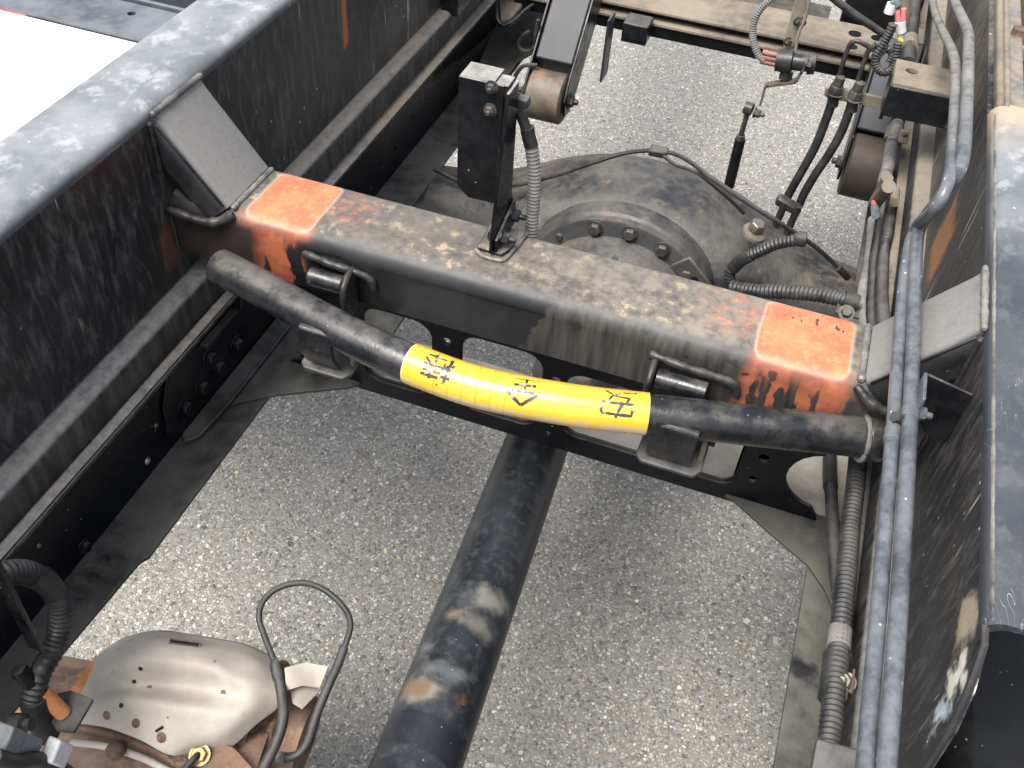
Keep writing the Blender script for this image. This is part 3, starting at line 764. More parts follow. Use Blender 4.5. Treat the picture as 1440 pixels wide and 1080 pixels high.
# hinge tubes on the front face with saddle straps
for x0, x1 in ((-.225, -.168), (.130, .198)):
    z = .862 if x0 < 0 else .857
    t = MB().tube([(x0 + .008, .658, z), (x1 - .012, .658, z)], .0095, 18).build('hinge_tube', M['pipe'], sf, bevel=.001)
    pr = [(.671, z + .018), (.655, z + .017), (.643, z + .008), (.641, z - .006), (.646, z - .034), (.671, z - .034)]
    for xx in (x1 - .010,) if x0 < 0 else (x0,):
        MB().prism([(xx, y, zz) for y, zz in pr], (.007, 0, 0)).build('hinge_cheek', M['weld'], t, bevel=.003)
    MB().weld([(x0 - .004, .669, z + .017), (x0 + .02, .664, z + .0185), ((x0 + x1) / 2, .663, z + .018), (x1 + .008, .668, z + .010), (x1 + .016, .670, z - .006)], .0050).build('weld_bead', M['weld'], sf)
# U shaped cradles holding the safety bar from the front
def cradle(xc, yp, zp, half):
    """strap that comes up in front of the bar, its foot returning under the beam"""
    prf = [(yp - .0190, zp + .008), (yp - .0225, zp + .005), (yp - .0240, zp - .010), (yp - .0225, zp - .024), (yp - .018, zp - .036), (yp - .012, zp - .047)]
    th = [(y + .0045, z - .001) for y, z in prf][::-1]
    f = MB().prism([(xc - half, y, z) for y, z in prf + th], (2 * half, 0, 0)).build('bar_cradle', M['cradle'], sf, bevel=.0012, smooth=50)
    z0 = zp - .057
    foot = [(xc - half - .008, yp + .035), (xc - half - .009, yp - .010)] + [(xc - half - .003, yp - .017), (xc + half + .005, yp - .017), (xc + half + .011, yp - .008), (xc + half + .011, yp + .035)]
    ft = MB().prism([(x, y, z0) for x, y in foot], (0, 0, .005)).build('cradle_foot', M['gusset'], f, bevel=.002)
    MB().box(xc - half - .012, xc + half + .016, yp + .030, yp + .036, z0, bz0).build('cradle_hanger', M['black'], f)
    MB().box(xc + half + .004, xc + half + .009, yp + .002, yp + .03, z0 + .005, zp - .024).build('cradle_cheek', M['dust_steel'], f, bevel=.001)
BAR = [(309, 375), (380, 412), (450, 450), (520, 486), (588, 515), (660, 541), (735, 558), (820, 572), (910, 582), (1000, 592), (1100, 603), (1180, 611), (1212, 615)]
barp = [at(*q, z=.850) for q in BAR]
def bar_y(x):
    for a_, b_ in zip(barp, barp[1:]):
        if a_.x <= x <= b_.x: return a_.y + (b_.y - a_.y) * (x - a_.x) / (b_.x - a_.x)
    return barp[0].y if x < barp[0].x else barp[-1].y
for px_, hw in ((450, .0175), (952, .0215)):
    q = at(px_, 470 if px_ < 700 else 600, z=.845)
    cradle(q.x, bar_y(q.x), .850, hw)
# stub bracket on the right beam with one bolt hole
sb = MB(); pr = rrect(1.245, 1.315, .842, .902, .008, 4)
sb = holed('stub_bracket', [(.297, 1.245), (.3815, 1.245), (.3815, 1.315), (.297, 1.315)], [circ(.318, 1.288, .008, 18)], .005, lambda u, v_, w_: (u, v_, .900 + w_), M['dust_steel'], sf)
b = MB(); b.box(.297, .3815, 1.2412, 1.2465, .858, .9005); b.build('bracket_front', M['black'], sb, bevel=.002)
MB().box(.2955, .300, 1.247, 1.315, .85, .8972).build('bracket_side', M['black'], sb)
MB().weld([(.3785, 1.240, .90), (.3785, 1.240, .86)], .005).build('weld_bead', M['weld'], sb)
# right: beam continues beyond the top plate as ribs, a recessed plate and rust-edged frame
b = MB().box(WX + .0066, WX + .0145, 1.045, 2.4, .90, WT - .004); rim = b.build('rear_rim', M['dust_steel'], sf, bevel=.005, seg=3)
MB().box(WX + .0155, WX + .023, 1.06, 2.4, .90, WT - .008).build('rear_rim', M['dust_steel'], sf, bevel=.003)
pl = [at(*q, z=.955) for q in ((1398, 142), (1470, 155), (1480, 85), (1418, 82))]
MB().prism([(p.x, p.y, .952) for p in pl], (0, 0, .004)).build('recess_plate', M['slate'], sf, bevel=.001)
MB().box(.40, .55, 1.047, 1.053, .93, .9965).build('recess_wall', M['rustorange'], sf, bevel=.001)
q0, q1 = at(1418, 80, z=.957), at(1470, 88, z=.957)
MB().box(q0.x - .004, .60, q0.y, q0.y + .008, .95, .972).build('recess_rib', M['dust_steel'], sf, bevel=.002)
MB().box(q0.x - .004, .60, q0.y + .018, q0.y + .030, .95, .985).build('recess_rib', M['rust'], sf, bevel=.002)
MB().box(.405, .425, 1.05, 2.4, .93, .975).build('recess_side', M['rail'], sf, bevel=.002)
MB().box(.43, .62, q0.y + .032, 2.4, .93, .986).build('rear_deck', M['topR'], sf, bevel=.002)
MB().box(.425, .62, 1.05, 1.2, .90, .945).build('recess_floor', M['black_fill'], sf)
# pipe clip bracket on the right beam
pc = thing('pipe_clip_bracket', 'black folded clip bracket on the right beam gripping both grey pipes', 'bracket', (.37, .66, .90))
q0, q1, q2, q3 = at(1302, 534, z=.970), at(1372, 546, x=.3812), at(1352, 602, x=.3812), at(1303, 586, z=.945)
YC = q0.y
L0 = MB().prism([(.3812, YC, q1.z - .006), (q0.x, YC, .975), (q0.x, YC, .938), (.362, YC, .915), (.3812, YC, .910)], (0, .003, 0)).build('clip_plate', M['black'], pc, bevel=.0008)
MB().box(q0.x - .003, q0.x, YC - .028, YC + .003, .942, .975).build('clip_tab', M['hyd'], pc, bevel=.0008)
MB().hexbolt((q0.x, YC - .018, .951), (1, 0, 0), .0056, .006, 1.3, .004).build('nut', M['hyd'], pc)

# ================================================================== HYDRAULIC PIPES
def up(px_, py_, x): return at(px_, py_, x=x)
def zz(L, z): return [at(a_, b_, z=z) for a_, b_ in L]
P1 = zz(((1243, 1150), (1250, 1030), (1261, 900), (1271, 740), (1279, 600), (1285, 460), (1288, 360)), .957) + [at(1295, 316, z=.960), at(1318, 284, x=.338), at(1343, 250, x=.341), at(1354, 222, x=.343), at(1359, 160, x=.347), at(1362, 70, x=.350), at(1360, 42, x=.351), at(1345, 8, x=.351), at(1330, -30, x=.350)]
P2 = zz(((1212, 1150), (1220, 1030), (1232, 900), (1245, 740), (1256, 600), (1266, 460), (1275, 370)), .950) + [at(1287, 322, z=.953), at(1316, 292, x=.330), at(1335, 250, x=.334), at(1340, 200, x=.338), at(1344, 110, x=.342), at(1340, 75, x=.343), at(1324, 40, x=.343), at(1313, 10, x=.342), at(1308, -30, x=.340)]
def pipe_t(P, r): return MB().tube(resample(catmull(P, 6), .008), r, 16)
o = pipe_t(P1, .0060).build('hydraulic_pipe', M['hyd']); tag(o, 'outer grey-painted steel pipe running along the right beam, nearer the wall', 'pipe', 'steel pipes along the right beam')
ORGP1 = o
o2 = pipe_t(P2, .0055).build('hydraulic_pipe', M['hyd']); tag(o2, 'inner grey-painted steel pipe running along the right beam, nearer the frame opening', 'pipe', 'steel pipes along the right beam')
for P, q, r, par in ((P1, (1280, 582), .0070, pc), (P2, (1255, 612), .0065, pc)):
    c = at(*q, z=.957 if P is P1 else .950); d = V((.0, .9, .1)).normalized()
    MB().tube([c - d * .006, c - d * .0055, c + d * .0055, c + d * .006], [r * .98, r, r, r * .98], 18).build('pipe_band', M['hyd'], par)
c = at(1266, 588, z=.952); MB().hexbolt(c + V((0, -.004, .002)), (-.6, -.4, .6), .0052, .008, 1.2).build('clip_bolt', M['bolt'], pc)

# ================================================================== SAFETY BAR
sbq = thing('safety_prop_bar', 'bent steel prop bar with yellow tape and handwritten marks, before the cross beam', 'prop bar', (0.02, .60, .83))
RB = .0188
bp = resample(catmull(barp, 6), .006)
bar = MB().tube(bp, RB, 32).build('bar_tube', M['pipe'], sbq)
# tape section
i0 = min(range(len(bp)), key=lambda i: (bp[i] - at(582, 513, z=.850)).length); i1 = min(range(len(bp)), key=lambda i: (bp[i] - at(912, 582, z=.850)).length)
tp = catmull(bp[i0:i1 + 1:3] + [bp[i1]], 6)
tapeb = MB().tube(tp, RB + .0007, 64, caps=False); tape = tapeb.build('yellow_tape', M['yellow'], sbq)
MB().tube([tp[0] + (tp[0] - tp[1]).normalized() * .0015, tp[0], tp[1]], RB + .0003, 48, caps=False).build('tape_edge', M['residue'], sbq)
# end cap with weld ring
e0 = barp[-1]; ed = (barp[-1] - barp[-3]).normalized()
MB().tube([e0 - ed * .002, e0, e0 + ed * .006, e0 + ed * .014, e0 + ed * .022, e0 + ed * .026, e0 + ed * .028], [RB * 1.02, RB * 1.13, RB * 1.15, RB * 1.12, RB * .97, RB * .75, RB * .3], 28).build('end_cap', M['pipe'], sbq, smooth=60)
rp = []
u_ = ed.cross(V((0, 0, 1))).normalized(); w_ = ed.cross(u_)
rp = [e0 + (u_ * math.cos(t) + w_ * math.sin(t)) * RB * 1.10 for t in [2 * math.pi * k / 48 for k in range(49)]]
MB().weld(rp, .0030, 8).build('cap_weld', M['weldcap'], sbq)
# left end disc
MB().tube([barp[0] - (barp[1] - barp[0]).normalized() * .0015, barp[0]], [RB * .93, RB * .99], 28).build('end_disc', M['pipe'], sbq)
# handwriting: strokes laid on the tape surface
bvh = BVHTree.FromPolygons([tuple(p) for p in tapeb.v], tapeb.f)
def stroke(pts, wd=.0016, name='handwriting'):
    P = []
    dense = []
    for a_, b_ in zip(pts, pts[1:]):
        k = max(2, int(math.hypot(b_[0] - a_[0], b_[1] - a_[1]) / 2))
        dense += [(a_[0] + (b_[0] - a_[0]) * i / k, a_[1] + (b_[1] - a_[1]) * i / k) for i in range(k)]
    dense.append(pts[-1])
    for q in dense:
        h = bvh.ray_cast(CAM, ray(*q))
        if h[0] is not None: P.append((h[0], h[1] if h[1].dot(ray(*q)) < 0 else -h[1]))
    return P
def ink(strokes, name):
    b = MB()
    for st, wd in strokes:
        P = stroke(st)
        if len(P) < 2: continue
        vs = []; fs = []
        for i, (p, n0) in enumerate(P):
            t = (P[min(i + 1, len(P) - 1)][0] - P[max(i - 1, 0)][0]).normalized(); sdir = n0.cross(t).normalized()
            ww = wd * 1.35 * (.85 + .3 * mnoise.noise(p * 300)) / 2
            vs += [p + n0 * .00035 + sdir * ww, p + n0 * .00035 - sdir * ww]
        for i in range(len(P) - 1): fs.append([2 * i, 2 * i + 1, 2 * i + 3, 2 * i + 2])
        b.mesh(vs, fs)
    if b.v: b.build(name, M['ink'], tape)
def R3(x, y): return (560 + x / 4.8, 440 + y / 4.8)     # points read off an enlarged view
def R4(x, y): return (820 + x / 6., 500 + y / 6.)
ink([([R3(215, 280), R3(300, 315), R3(332, 325)], .0018), ([R3(268, 285), R3(250, 345)], .0020), ([R3(190, 295), R3(225, 350)], .0018), ([R3(172, 330), R3(235, 355), R3(300, 372)], .0018),
     ([R3(215, 345), R3(330, 385)], .0014), ([R3(165, 375), R3(285, 410)], .0022), ([R3(232, 350), R3(205, 440)], .0022), ([R3(150, 402), R3(265, 440)], .0026), ([R3(370, 325), R3(330, 400), R3(300, 480)], .0026),
     ([R3(345, 360), R3(290, 385)], .0018), ([R3(380, 360), R3(340, 395)], .0018), ([R3(285, 430), R3(345, 450)], .0022), ([R3(320, 345), R3(300, 380), R3(350, 385)], .0014), ([R3(255, 480), R3(262, 488)], .0014)], 'handwriting')
ink([([R3(780, 440), R3(870, 455), R3(965, 470)], .0008), ([R3(782, 482), R3(930, 498)], .0022), ([R3(872, 450), R3(845, 535)], .0022), ([R3(765, 520), R3(850, 532), R3(920, 545)], .0024),
     ([R3(738, 530), R3(825, 622)], .0026), ([R3(942, 558), R3(880, 590), R3(825, 622)], .0026)], 'handwriting')
ink([([R4(190, 295), R4(280, 345), R4(392, 365)], .0015), ([R4(340, 318), R4(455, 325)], .0013), ([R4(315, 320), R4(240, 345), R4(212, 388)], .0017), ([R4(395, 360), R4(368, 402)], .0018),
     ([R4(158, 388), R4(430, 418)], .0022), ([R4(160, 425), R4(148, 455), R4(165, 480), R4(300, 500), R4(405, 512), R4(416, 460)], .0022), ([R4(335, 405), R4(285, 490), R4(272, 525)], .0022)], 'handwriting')

# ================================================================== SENSOR BRACKET
sx = thing('sensor_box_bracket', 'tall black folded steel sensor box standing on the cross beam, held by bolts', 'bracket', (-.06, .74, .90))
FY = .742
c = dict(tl=at(645, 107, y=FY), bl=at(645, 262, y=FY), tr=at(712, 122, y=FY), b1=at(655, 275, y=FY), b2=at(690, 285, y=FY))
x0, x1 = c['tl'].x, c['tr'].x; zt = (c['tl'].z + c['tr'].z) / 2 ; zb = c['bl'].z
b = MB(); b.prism([(x0, FY, zt), (x0, FY, zb), (x0 + .012, FY, zb - .010), (x1 - .002, FY, zb - .010), (x1 - .002, FY, zt)], (0, .0025, 0))
bx = b.build('cover_front', M['blackbox'], sx, bevel=.0008)
MB().box(x0, x1 - .012, FY + .0027, FY + .030, zt - .0025, zt).build('cover_top', M['blackbox'], sx, bevel=.0008)
MB().box(x1 - .0115, x1 + .001, FY + .0027, FY + .022, zt - .003, zt - .0008).build('cover_top', M['blackbox'], sx, bevel=.0008)
MB().box(x0, x0 + .0025, FY + .0027, FY + .030, zb, zt - .003).build('cover_side', M['blackbox'], sx)
MB().box(x0 + .003, x1 - .006, FY + .003, FY + .028, zb, zt - .004).build('sensor_body', M['rubber'], sx)
sp_ = [(.716, .9045), (.712, .925), (.741, zt - .006), (.746, zt - .001), (.757, zt - .004), (.763, .96), (.772, .945), (.772, .9045)]
sideX = x1 + .0015
MB().prism([(sideX, y, z) for y, z in [(.712, .9045), (.712, .920), (.738, zt - .004), (.764, zt - .004), (.764, .942), (.774, .925), (.774, .9045)]], (.0032, 0, 0)).build('side_plate', M['blackbox'], sx, bevel=.0008)
MB().prism([(sideX + .0034, y, z) for y, z in [(.716, .9042), (.716, .918), (.768, .934), (.768, .9042)]], (.0035, 0, 0)).build('foot_lug', M['blackbox'], sx, bevel=.001)
for (y, z) in ((.728, .914), (.757, .922)):
    MB().hexbolt((sideX + .0069, y, z), (1, 0, 0), .0062, .0068, 1.35, .0055).build('nut', M['black'], sx)
    MB().hexbolt((sideX, y, z), (-1, 0, 0), .0062, .0045, 1.2).build('bolt', M['black'], sx)
for q in ((692, 122), (690, 154)):
    p = at(*q, y=FY); o = MB().hexbolt((p.x, FY, p.z), (0, -1, 0), .0046, .0042, 1.35, .0022).build('bolt', M['bolt'], sx)
# conduit from the bracket
cv = [at(*q, y=.775) for q in ((712, 138), (722, 148), (734, 165), (741, 185))]
cv2 = [at(*q, y=.775) for q in ((741, 183), (747, 205), (751, 235), (751, 270), (749, 300), (746, 335), (744, 360))]
co = thing('bracket_conduit', 'grey corrugated conduit curving down from the sensor box behind the cross beam', 'conduit', cv2[-1])
MB().tube(catmull(cv, 6), .0052, 14).build('bare_cable', M['rubber'], co)
MB().tube(catmull([cv2[0] + V((0, 0, .003)), at(743, 190, y=.775), at(747, 205, y=.775)], 6), .0068, 14).build('tape_wrap', M['rubber'], co)
MB().ribbed(cv2[1:], .0068, .0040, .0011, 16).build('corrugated_sleeve', M['conduit_dusty'], co)
MB().box(sideX + .001, sideX + .012, .764, .776, at(708, 135, y=.77).z - .006, at(708, 135, y=.77).z + .004).build('cable_grommet', M['gusset'], co, bevel=.002)

# ================================================================== REAR AXLE
ax = thing('rear_axle', 'black cast rear axle with round bolted differential housing behind the cross beam', 'axle', (0, 1.30, .25))
AC = V((.005, 1.30, .495))
# banjo housing: tube that swells into the central ring; built as a lofted skin along x
b = MB(); sec = []
prof = [(-1.0, .058, .058), (-.55, .060, .060), (-.40, .058, .060), (-.31, .064, .070), (-.25, .074, .086), (-.20, .094, .104), (-.15, .119, .116), (-.08, .144, .125), (0, .152, .128), (.08, .146, .125), (.15, .124, .116), (.20, .100, .104), (.25, .078, .086), (.31, .064, .070), (.40, .058, .060), (.55, .060, .060), (1.0, .058, .058)]
pts = catmull([V((a_, h, d)) for a_, h, d in prof], 4); n_ = 40; vs = []
for q in pts:
    for k in range(n_):
        t = 2 * math.pi * k / n_; e_ = .72
        cy = math.copysign(abs(math.cos(t)) ** e_, math.cos(t)); cz = math.copysign(abs(math.sin(t)) ** e_, math.sin(t))
        vs.append(AC + V((q.x, cy * q.z, cz * q.y)))
m_ = len(pts)
b.mesh(vs, [[i * n_ + k, i * n_ + (k + 1) % n_, (i + 1) * n_ + (k + 1) % n_, (i + 1) * n_ + k] for i in range(m_ - 1) for k in range(n_)] + [list(range(n_))[::-1], [(m_ - 1) * n_ + k for k in range(n_)]])
ho = b.build('axle_housing', M['axle'], ax, smooth=60)
# carrier flange + carrier dome facing forward
FC = AC + V((0, -.128, .012)); RF = .150
car = MB().lathe(FC, (0, -1, 0), [(-.03, RF + .004), (0, RF + .004), (.004, RF), (.016, RF), (.018, RF - .004)], 64).build('carrier_flange', M['axle'], ax, smooth=35)
b = MB(); b.lathe(FC + V((0, -.018, -.005)), (0, -1, 0), [(0, .1285), (.006, .1285), (.03, .123), (.060, .111), (.085, .094), (.115, .072), (.15, .056), (.20, .050), (.235, .047)], 48)
dome = b.build('carrier_casting', M['axle'], ax, smooth=60)
for t in (-64, -32, 0, 32, 64, 96, 180 - 64):
    d = V((math.sin(math.radians(t)), 0, math.cos(math.radians(t))))
    MB().obox(FC + V((0, -.050, -.005)) + d * .100, d, d.cross(V((0, 1, 0))), (0, 1, 0), .022, .005, .034).build('casting_rib', M['axle'], dome, bevel=.003)
for t in (-78, -60, -44, -18, 4, 26, 48, 66, 84):
    d = V((math.sin(math.radians(t)), 0, math.cos(math.radians(t)))); c = FC + d * (RF - .013) + V((0, -.018, 0))
    if t in (-44, 84): MB().lathe(c, (0, -1, 0), [(0, .006), (.004, .005)], 12).build('dowel', M['bolt'], car)
    else: MB().hexbolt(c, (0, -1, 0), .0095, .0075, 1.35).build('flange_bolt', M['bolt'], car, bevel=.0006)
# lug pad on the right of the flange with a flat black disc
c = FC + V((.112, -.0195, .088))
MB().obox(c, (1, 0, -1), (0, 1, 0), (1, 0, 1), .034, .003, .018).build('lug_pad', M['axle'], car, bevel=.004)
MB().lathe(c + V((.0, -.003, -.002)), (0, -1, 0), [(0, .0095), (.001, .009)], 9).build('black_disc', M['black_fill'], car)
# embossed marks cast into the flange edge ("5 0"-like casting numbers are unreadable: left as small raised pads)
# brake hose block and breather plug
c = at(1062, 322, y=1.235)
MB().lathe(c + V((0, 0, -.008)), (.25, -.15, 1), [(0, .019), (.004, .018), (.006, .014)], 20).build('breather_boss', M['dust_steel'], ax)
MB().hexbolt(c, (.25, -.15, 1), .0115, .014, 0).build('breather_plug', M['boltbright'], ax, bevel=.001)
# cable over the axle
cb_ = thing('axle_brake_line', 'thin black brake line clipped over the top of the axle housing', 'brake line', at(925, 215, y=1.27))
line = [at(*q, y=yy) for q, yy in (((610, 238), 1.28), ((660, 260), 1.26), ((720, 261), 1.24), ((780, 247), 1.22), ((830, 230), 1.22), ((880, 215), 1.23), ((925, 212), 1.23), ((960, 221), 1.22), ((1000, 250), 1.18), ((1050, 284), 1.17), ((1100, 316), 1.17), ((1150, 350), 1.20), ((1190, 388), 1.22))]
MB().tube(resample(catmull(line, 6), .01), .0034, 8).build('steel_line', M['rubber'], cb_)
line2 = [at(*q, y=yy) for q, yy in (((930, 217), 1.225), ((950, 232), 1.21), ((975, 240), 1.20), ((1000, 258), 1.19), ((1028, 282), 1.20), ((1046, 300), 1.21))]
MB().tube(resample(catmull(line2, 6), .01), .0026, 8).build('steel_line', M['rubber'], cb_)
c = at(926, 213, y=1.228); MB().obox(c, (1, .1, 0), (0, 1, .3), (0, -.3, 1), .013, .007, .006).build('line_clip', M['bolt'], cb_, bevel=.002)
MB().tube([at(1178, 376, y=1.212), at(1192, 390, y=1.222)], .0055, 10).build('line_ferrule', M['rubber'], cb_)
# corrugated axle hoses
hs = thing('axle_sensor_hose', 'black ribbed hose looping from the differential towards the right rail', 'hose', at(1100, 345, y=1.2))
MB().ribbed([at(*q, y=1.17) for q in ((1132, 335), (1112, 339), (1090, 344), (1070, 353), (1048, 362), (1034, 372), (1026, 386), (1028, 400))], .0085, .0055, .0014, 16).build('corrugated_sleeve', M['conduit'], hs)
MB().tube([at(*q, y=1.17) for q in ((1118, 337), (1124, 336), (1134, 337))], [.0085, .011, .0105], 16).build('end_sleeve', M['rubber'], hs)
MB().tube(catmull([at(*q, y=1.17) for q in ((1056, 359), (1042, 366), (1031, 377))], 4), .0095, 14).build('tape_wrap', M['rubber'], hs)
MB().tube(catmull([at(*q, y=1.17) for q in ((1025, 388), (1029, 402), (1040, 412))], 4), .0075, 14).build('rubber_boot', M['rubber'], hs)
h2 = thing('axle_corrugated_conduit', 'thick black ribbed conduit behind the orange right end of the cross beam', 'conduit', at(1120, 412, y=1.0))
MB().ribbed([at(*q, y=yy) for q, yy in (((1030, 404), 1.05), ((1060, 409), 1.04), ((1100, 410), 1.03), ((1140, 413), 1.02), ((1175, 419), 1.01), ((1192, 424), 1.0))], .0098, .0058, .0015, 18).build('corrugated_sleeve', M['conduit'], h2)
MB().tube([at(*q, y=1.0) for q in ((1186, 421), (1206, 428))], .0115, 16).build('end_sleeve', M['rubber'], h2)
c = at(1190, 440, y=.98); MB().hexbolt(c, (0, -.6, .8), .0065, .006, 1.5).build('clamp_bolt', M['bolt'], h2)
MB().obox(c + V((.01, .01, -.004)), (1, 0, 0), (0, 1, 0), (0, 0, 1), .022, .010, .002).build('clamp_plate', M['bolt'], h2, bevel=.001)

# ================================================================== DRIVE SHAFT
ds = thing('drive_shaft', 'thick black drive shaft with dusty patches crossing the bare asphalt opening', 'drive shaft', (0, .5, .42))
a_, b_ = at(585, 1080, z=.500), at(752, 632, z=.435)
d = (b_ - a_).normalized()
MB().tube([a_ - d * .5, a_ + d * 0, b_, b_ + d * .08], .0455, 48).build('shaft_tube', M['shaft'], ds)
MB().lathe(b_ + d * .08, d, [(0, .0455), (.015, .05), (.03, .035), (.09, .032), (.10, .048), (.115, .048)], 32).build('universal_joint', M['axle'], ds)

# ================================================================== EXHAUST WITH HEAT SHIELD
ex = thing('exhaust_muffler', 'rusty exhaust muffler under a dented pale aluminium heat shield, bottom left', 'muffler', (-.27, .36, .30))
def shield_surface():
    # control grid traced row by row over the shield: (u across, v towards the lens)
    rows = [
        ([(146, 916), (178, 895), (226, 886), (290, 894), (345, 906), (388, 925)], .462),
        ([(135, 925), (178, 905), (228, 903), (295, 912), (350, 925), (396, 950)], .485),
        ([(128, 945), (170, 930), (225, 930), (295, 940), (350, 955), (402, 975)], .490),
        ([(115, 975), (160, 965), (215, 962), (290, 970), (350, 985), (388, 995)], .478),
        ([(108, 990), (150, 985), (205, 985), (280, 998), (330, 1010), (360, 1018)], .470),
        ([(100, 1003), (145, 1008), (200, 1010), (262, 1026), (300, 1037), (325, 1050)], .455),
        ([(96, 1015), (140, 1020), (190, 1037), (236, 1060), (262, 1060), (318, 1056)], .447)]
    G = []
    hump = (0, .010, .016, .014, .006, -.012)
    dent = ((0, 0, 0, 0, 0, 0), (0, .004, .006, .004, .002, 0), (0, .002, .004, .006, .004, 0), (0, -.008, -.010, -.002, .004, 0), (0, -.004, .004, .010, .010, .004), (0, 0, .004, .010, .010, .004), (0, 0, 0, 0, 0, 0))
    for (pts, z), dn in zip(rows, dent): G.append([at(*q, z=z + hump[i] + dn[i]) for i, q in enumerate(pts)])
    return G
G = shield_surface()
def grid_mesh(G, su=6, sv=5, th=.0016, dents=True):
    rows = [catmull(r_, su) for r_ in G]; cols = [catmull([r_[j] for r_ in rows], sv) for j in range(len(rows[0]))]
    W, H = len(cols), len(cols[0]); top = [cols[j][i] for i in range(H) for j in range(W)]
    if dents:
        top = [p + V((0, 0, .0035)) * mnoise.noise(p * 28) for p in top]
    bot = [p - V((0, 0, th)) for p in top]; F = []; k = W * H
    for i in range(H - 1):
        for j in range(W - 1):
            q = [i * W + j, i * W + j + 1, (i + 1) * W + j + 1, (i + 1) * W + j]; F.append(q); F.append([x + k for x in q][::-1])
    edge = [j for j in range(W)] + [i * W + W - 1 for i in range(1, H)] + [(H - 1) * W + j for j in range(W - 2, -1, -1)] + [i * W for i in range(H - 2, 0, -1)]
    for a0, b0 in zip(edge, edge[1:] + edge[:1]): F.append([a0, b0, b0 + k, a0 + k])
    return top + bot, F, top
vs, fs, top = grid_mesh(G)
b = MB(); b.mesh(vs, fs); hsld = b.build('heat_shield', M['shield'], ex, smooth=50)
sbv = BVHTree.FromPolygons([tuple(p) for p in b.v], b.f)
def on_shield(px_, py_):
    h = sbv.ray_cast(CAM, ray(px_, py_)); 
    if h[0] is None: return at(px_, py_, z=.48), V((0, 0, 1))
    n0 = h[1] if h[1].z > 0 else -h[1]
    return h[0], n0
p, n0 = on_shield(238, 903); p2, _ = on_shield(282, 909)
MB().tube(resample([p + n0 * .0004, p.lerp(p2, .5) + n0 * .0006, p2 + n0 * .0004], .004), .0042, 10, flat=.3).build('slot', M['rust'], hsld)
for (q, r, k) in (((198, 940), .0032, 'black_fill'), ((189, 958), .0030, 'black_fill'), ((171, 992), .0036, 'black_fill'), ((191, 1017), .0052, 'rust'), ((227, 1037), .0058, 'rust'), ((150, 1006), .0048, 'residue'), ((236, 1009), .0012, 'rust'), ((210, 967), .0030, 'rust'), ((314, 974), .0032, 'rust'), ((302, 930), .0016, 'rust')):
    p, n0 = on_shield(*q)
    if k in ('rust', 'residue', 'rustorange'): 
        MB().lathe(p + n0 * .0001, n0, [(0, r), (.0003, r * .9)], 16).build('rust_spot', M['rust'] if k != 'rustorange' else M['rustorange'], hsld)
    else:
        MB().lathe(p - n0 * .0003, n0, [(0, r * 1.25), (.0006, r * 1.1), (.0010, r * .95)], 18).build('hole_rim', M['shield'], hsld)
        MB().lathe(p + n0 * .0003, n0, [(0, r * .8), (.0008, r * .75)], 14).build('hole', M['black_fill'], hsld)
p, n0 = on_shield(240, 904); p2, _ = on_shield(279, 909)
MB().tube(resample([p + n0 * .0014, p.lerp(p2, .5) + n0 * .0018, p2 + n0 * .0014], .004), .0022, 10, flat=.3).build('slot', M['black_fill'], hsld)
p, n0 = on_shield(220, 1028); p2, _ = on_shield(230, 1022)
MB().tube([p + n0 * .0005, p2 + n0 * .0005], .0016, 8).build('slot', M['black_fill'], hsld)
# muffler shell and end cone under the shield
m0, m1 = at(110, 1085, z=.40), at(395, 1075, z=.40)
MB().tube(resample([at(40, 1040, z=.33), at(385, 1105, z=.33)], .02), .100, 48).build('muffler_body', M['rust'], ex, smooth=60)
c0 = at(405, 1020, z=.385)
MB().lathe(c0 + V((-.07, -.01, -.01)), (1, .10, -.05), [(0, .075), (.035, .073), (.05, .062), (.075, .050), (.095, .046)], 36).build('end_cone', M['rust'], ex, smooth=60)
for h_, r_ in ((.035, .077), (.058, .062)):
    cc = c0 + V((-.07, -.01, -.01)) + V((1, .10, -.05)).normalized() * h_
    MB().lathe(cc, (1, .10, -.05), [(0, r_ * .97), (.003, r_), (.006, r_), (.009, r_ * .97)], 36).build('clamp_band', M['rust'], ex)
# flange seam below the shield
fl = [at(*q, z=.435) for q in ((60, 1020), (110, 1022), (150, 1030), (190, 1045), (230, 1062), (270, 1085))]
MB().tube(catmull(fl, 6), .006, 10).build('seam_flange', M['rust'], ex)
fl = [at(*q, z=.44) for q in ((100, 1044), (150, 1050), (200, 1066), (240, 1086))]
MB().tube(catmull(fl, 6), .004, 10).build('seam_flange', M['shield'], ex)
c = at(163, 1055, z=.45); MB().lathe(c, (.3, -.5, .8), [(-.01, .010), (.006, .010), (.009, .006)], 18).build('seam_boss', M['rust'], ex)
# sensor plate with brass nut
pp = [at(*q, z=.452) for q in ((266, 1025), (330, 1052), (360, 1085), (262, 1100), (240, 1068))]
MB().prism([(q.x, q.y, .450) for q in pp], (0, 0, .003)).build('sensor_plate', M['rust'], ex, bevel=.001)
c = at(281, 1062, z=.457); MB().hexbolt(c, (.1, -.3, 1), .0085, .006, 1.35).build('sensor_nut', M['brass'], ex)
MB().tube(catmull([c + V((0, 0, .004)), c + V((.0, -.010, .010)), c + V((-.006, -.03, .006))], 5), .0035, 10).build('sensor_lead', M['rubber'], ex)
# pale tab at the right of the shield
tb = [at(*q, z=zz) for q, zz in (((400, 940), .478), ((430, 932), .482), ((462, 938), .482), ((450, 968), .474), ((425, 965), .468), ((403, 972), .466))]
MB().prism(tb, (0, 0, .0018)).build('shield_tab', M['shield'], ex, bevel=.0005)
tb = [at(*q, z=.455) for q in ((408, 972), (425, 966), (452, 970), (425, 998), (412, 990))]
MB().prism(tb, (0, 0, .0018)).build('shield_tab', M['shield'], ex, bevel=.0005)
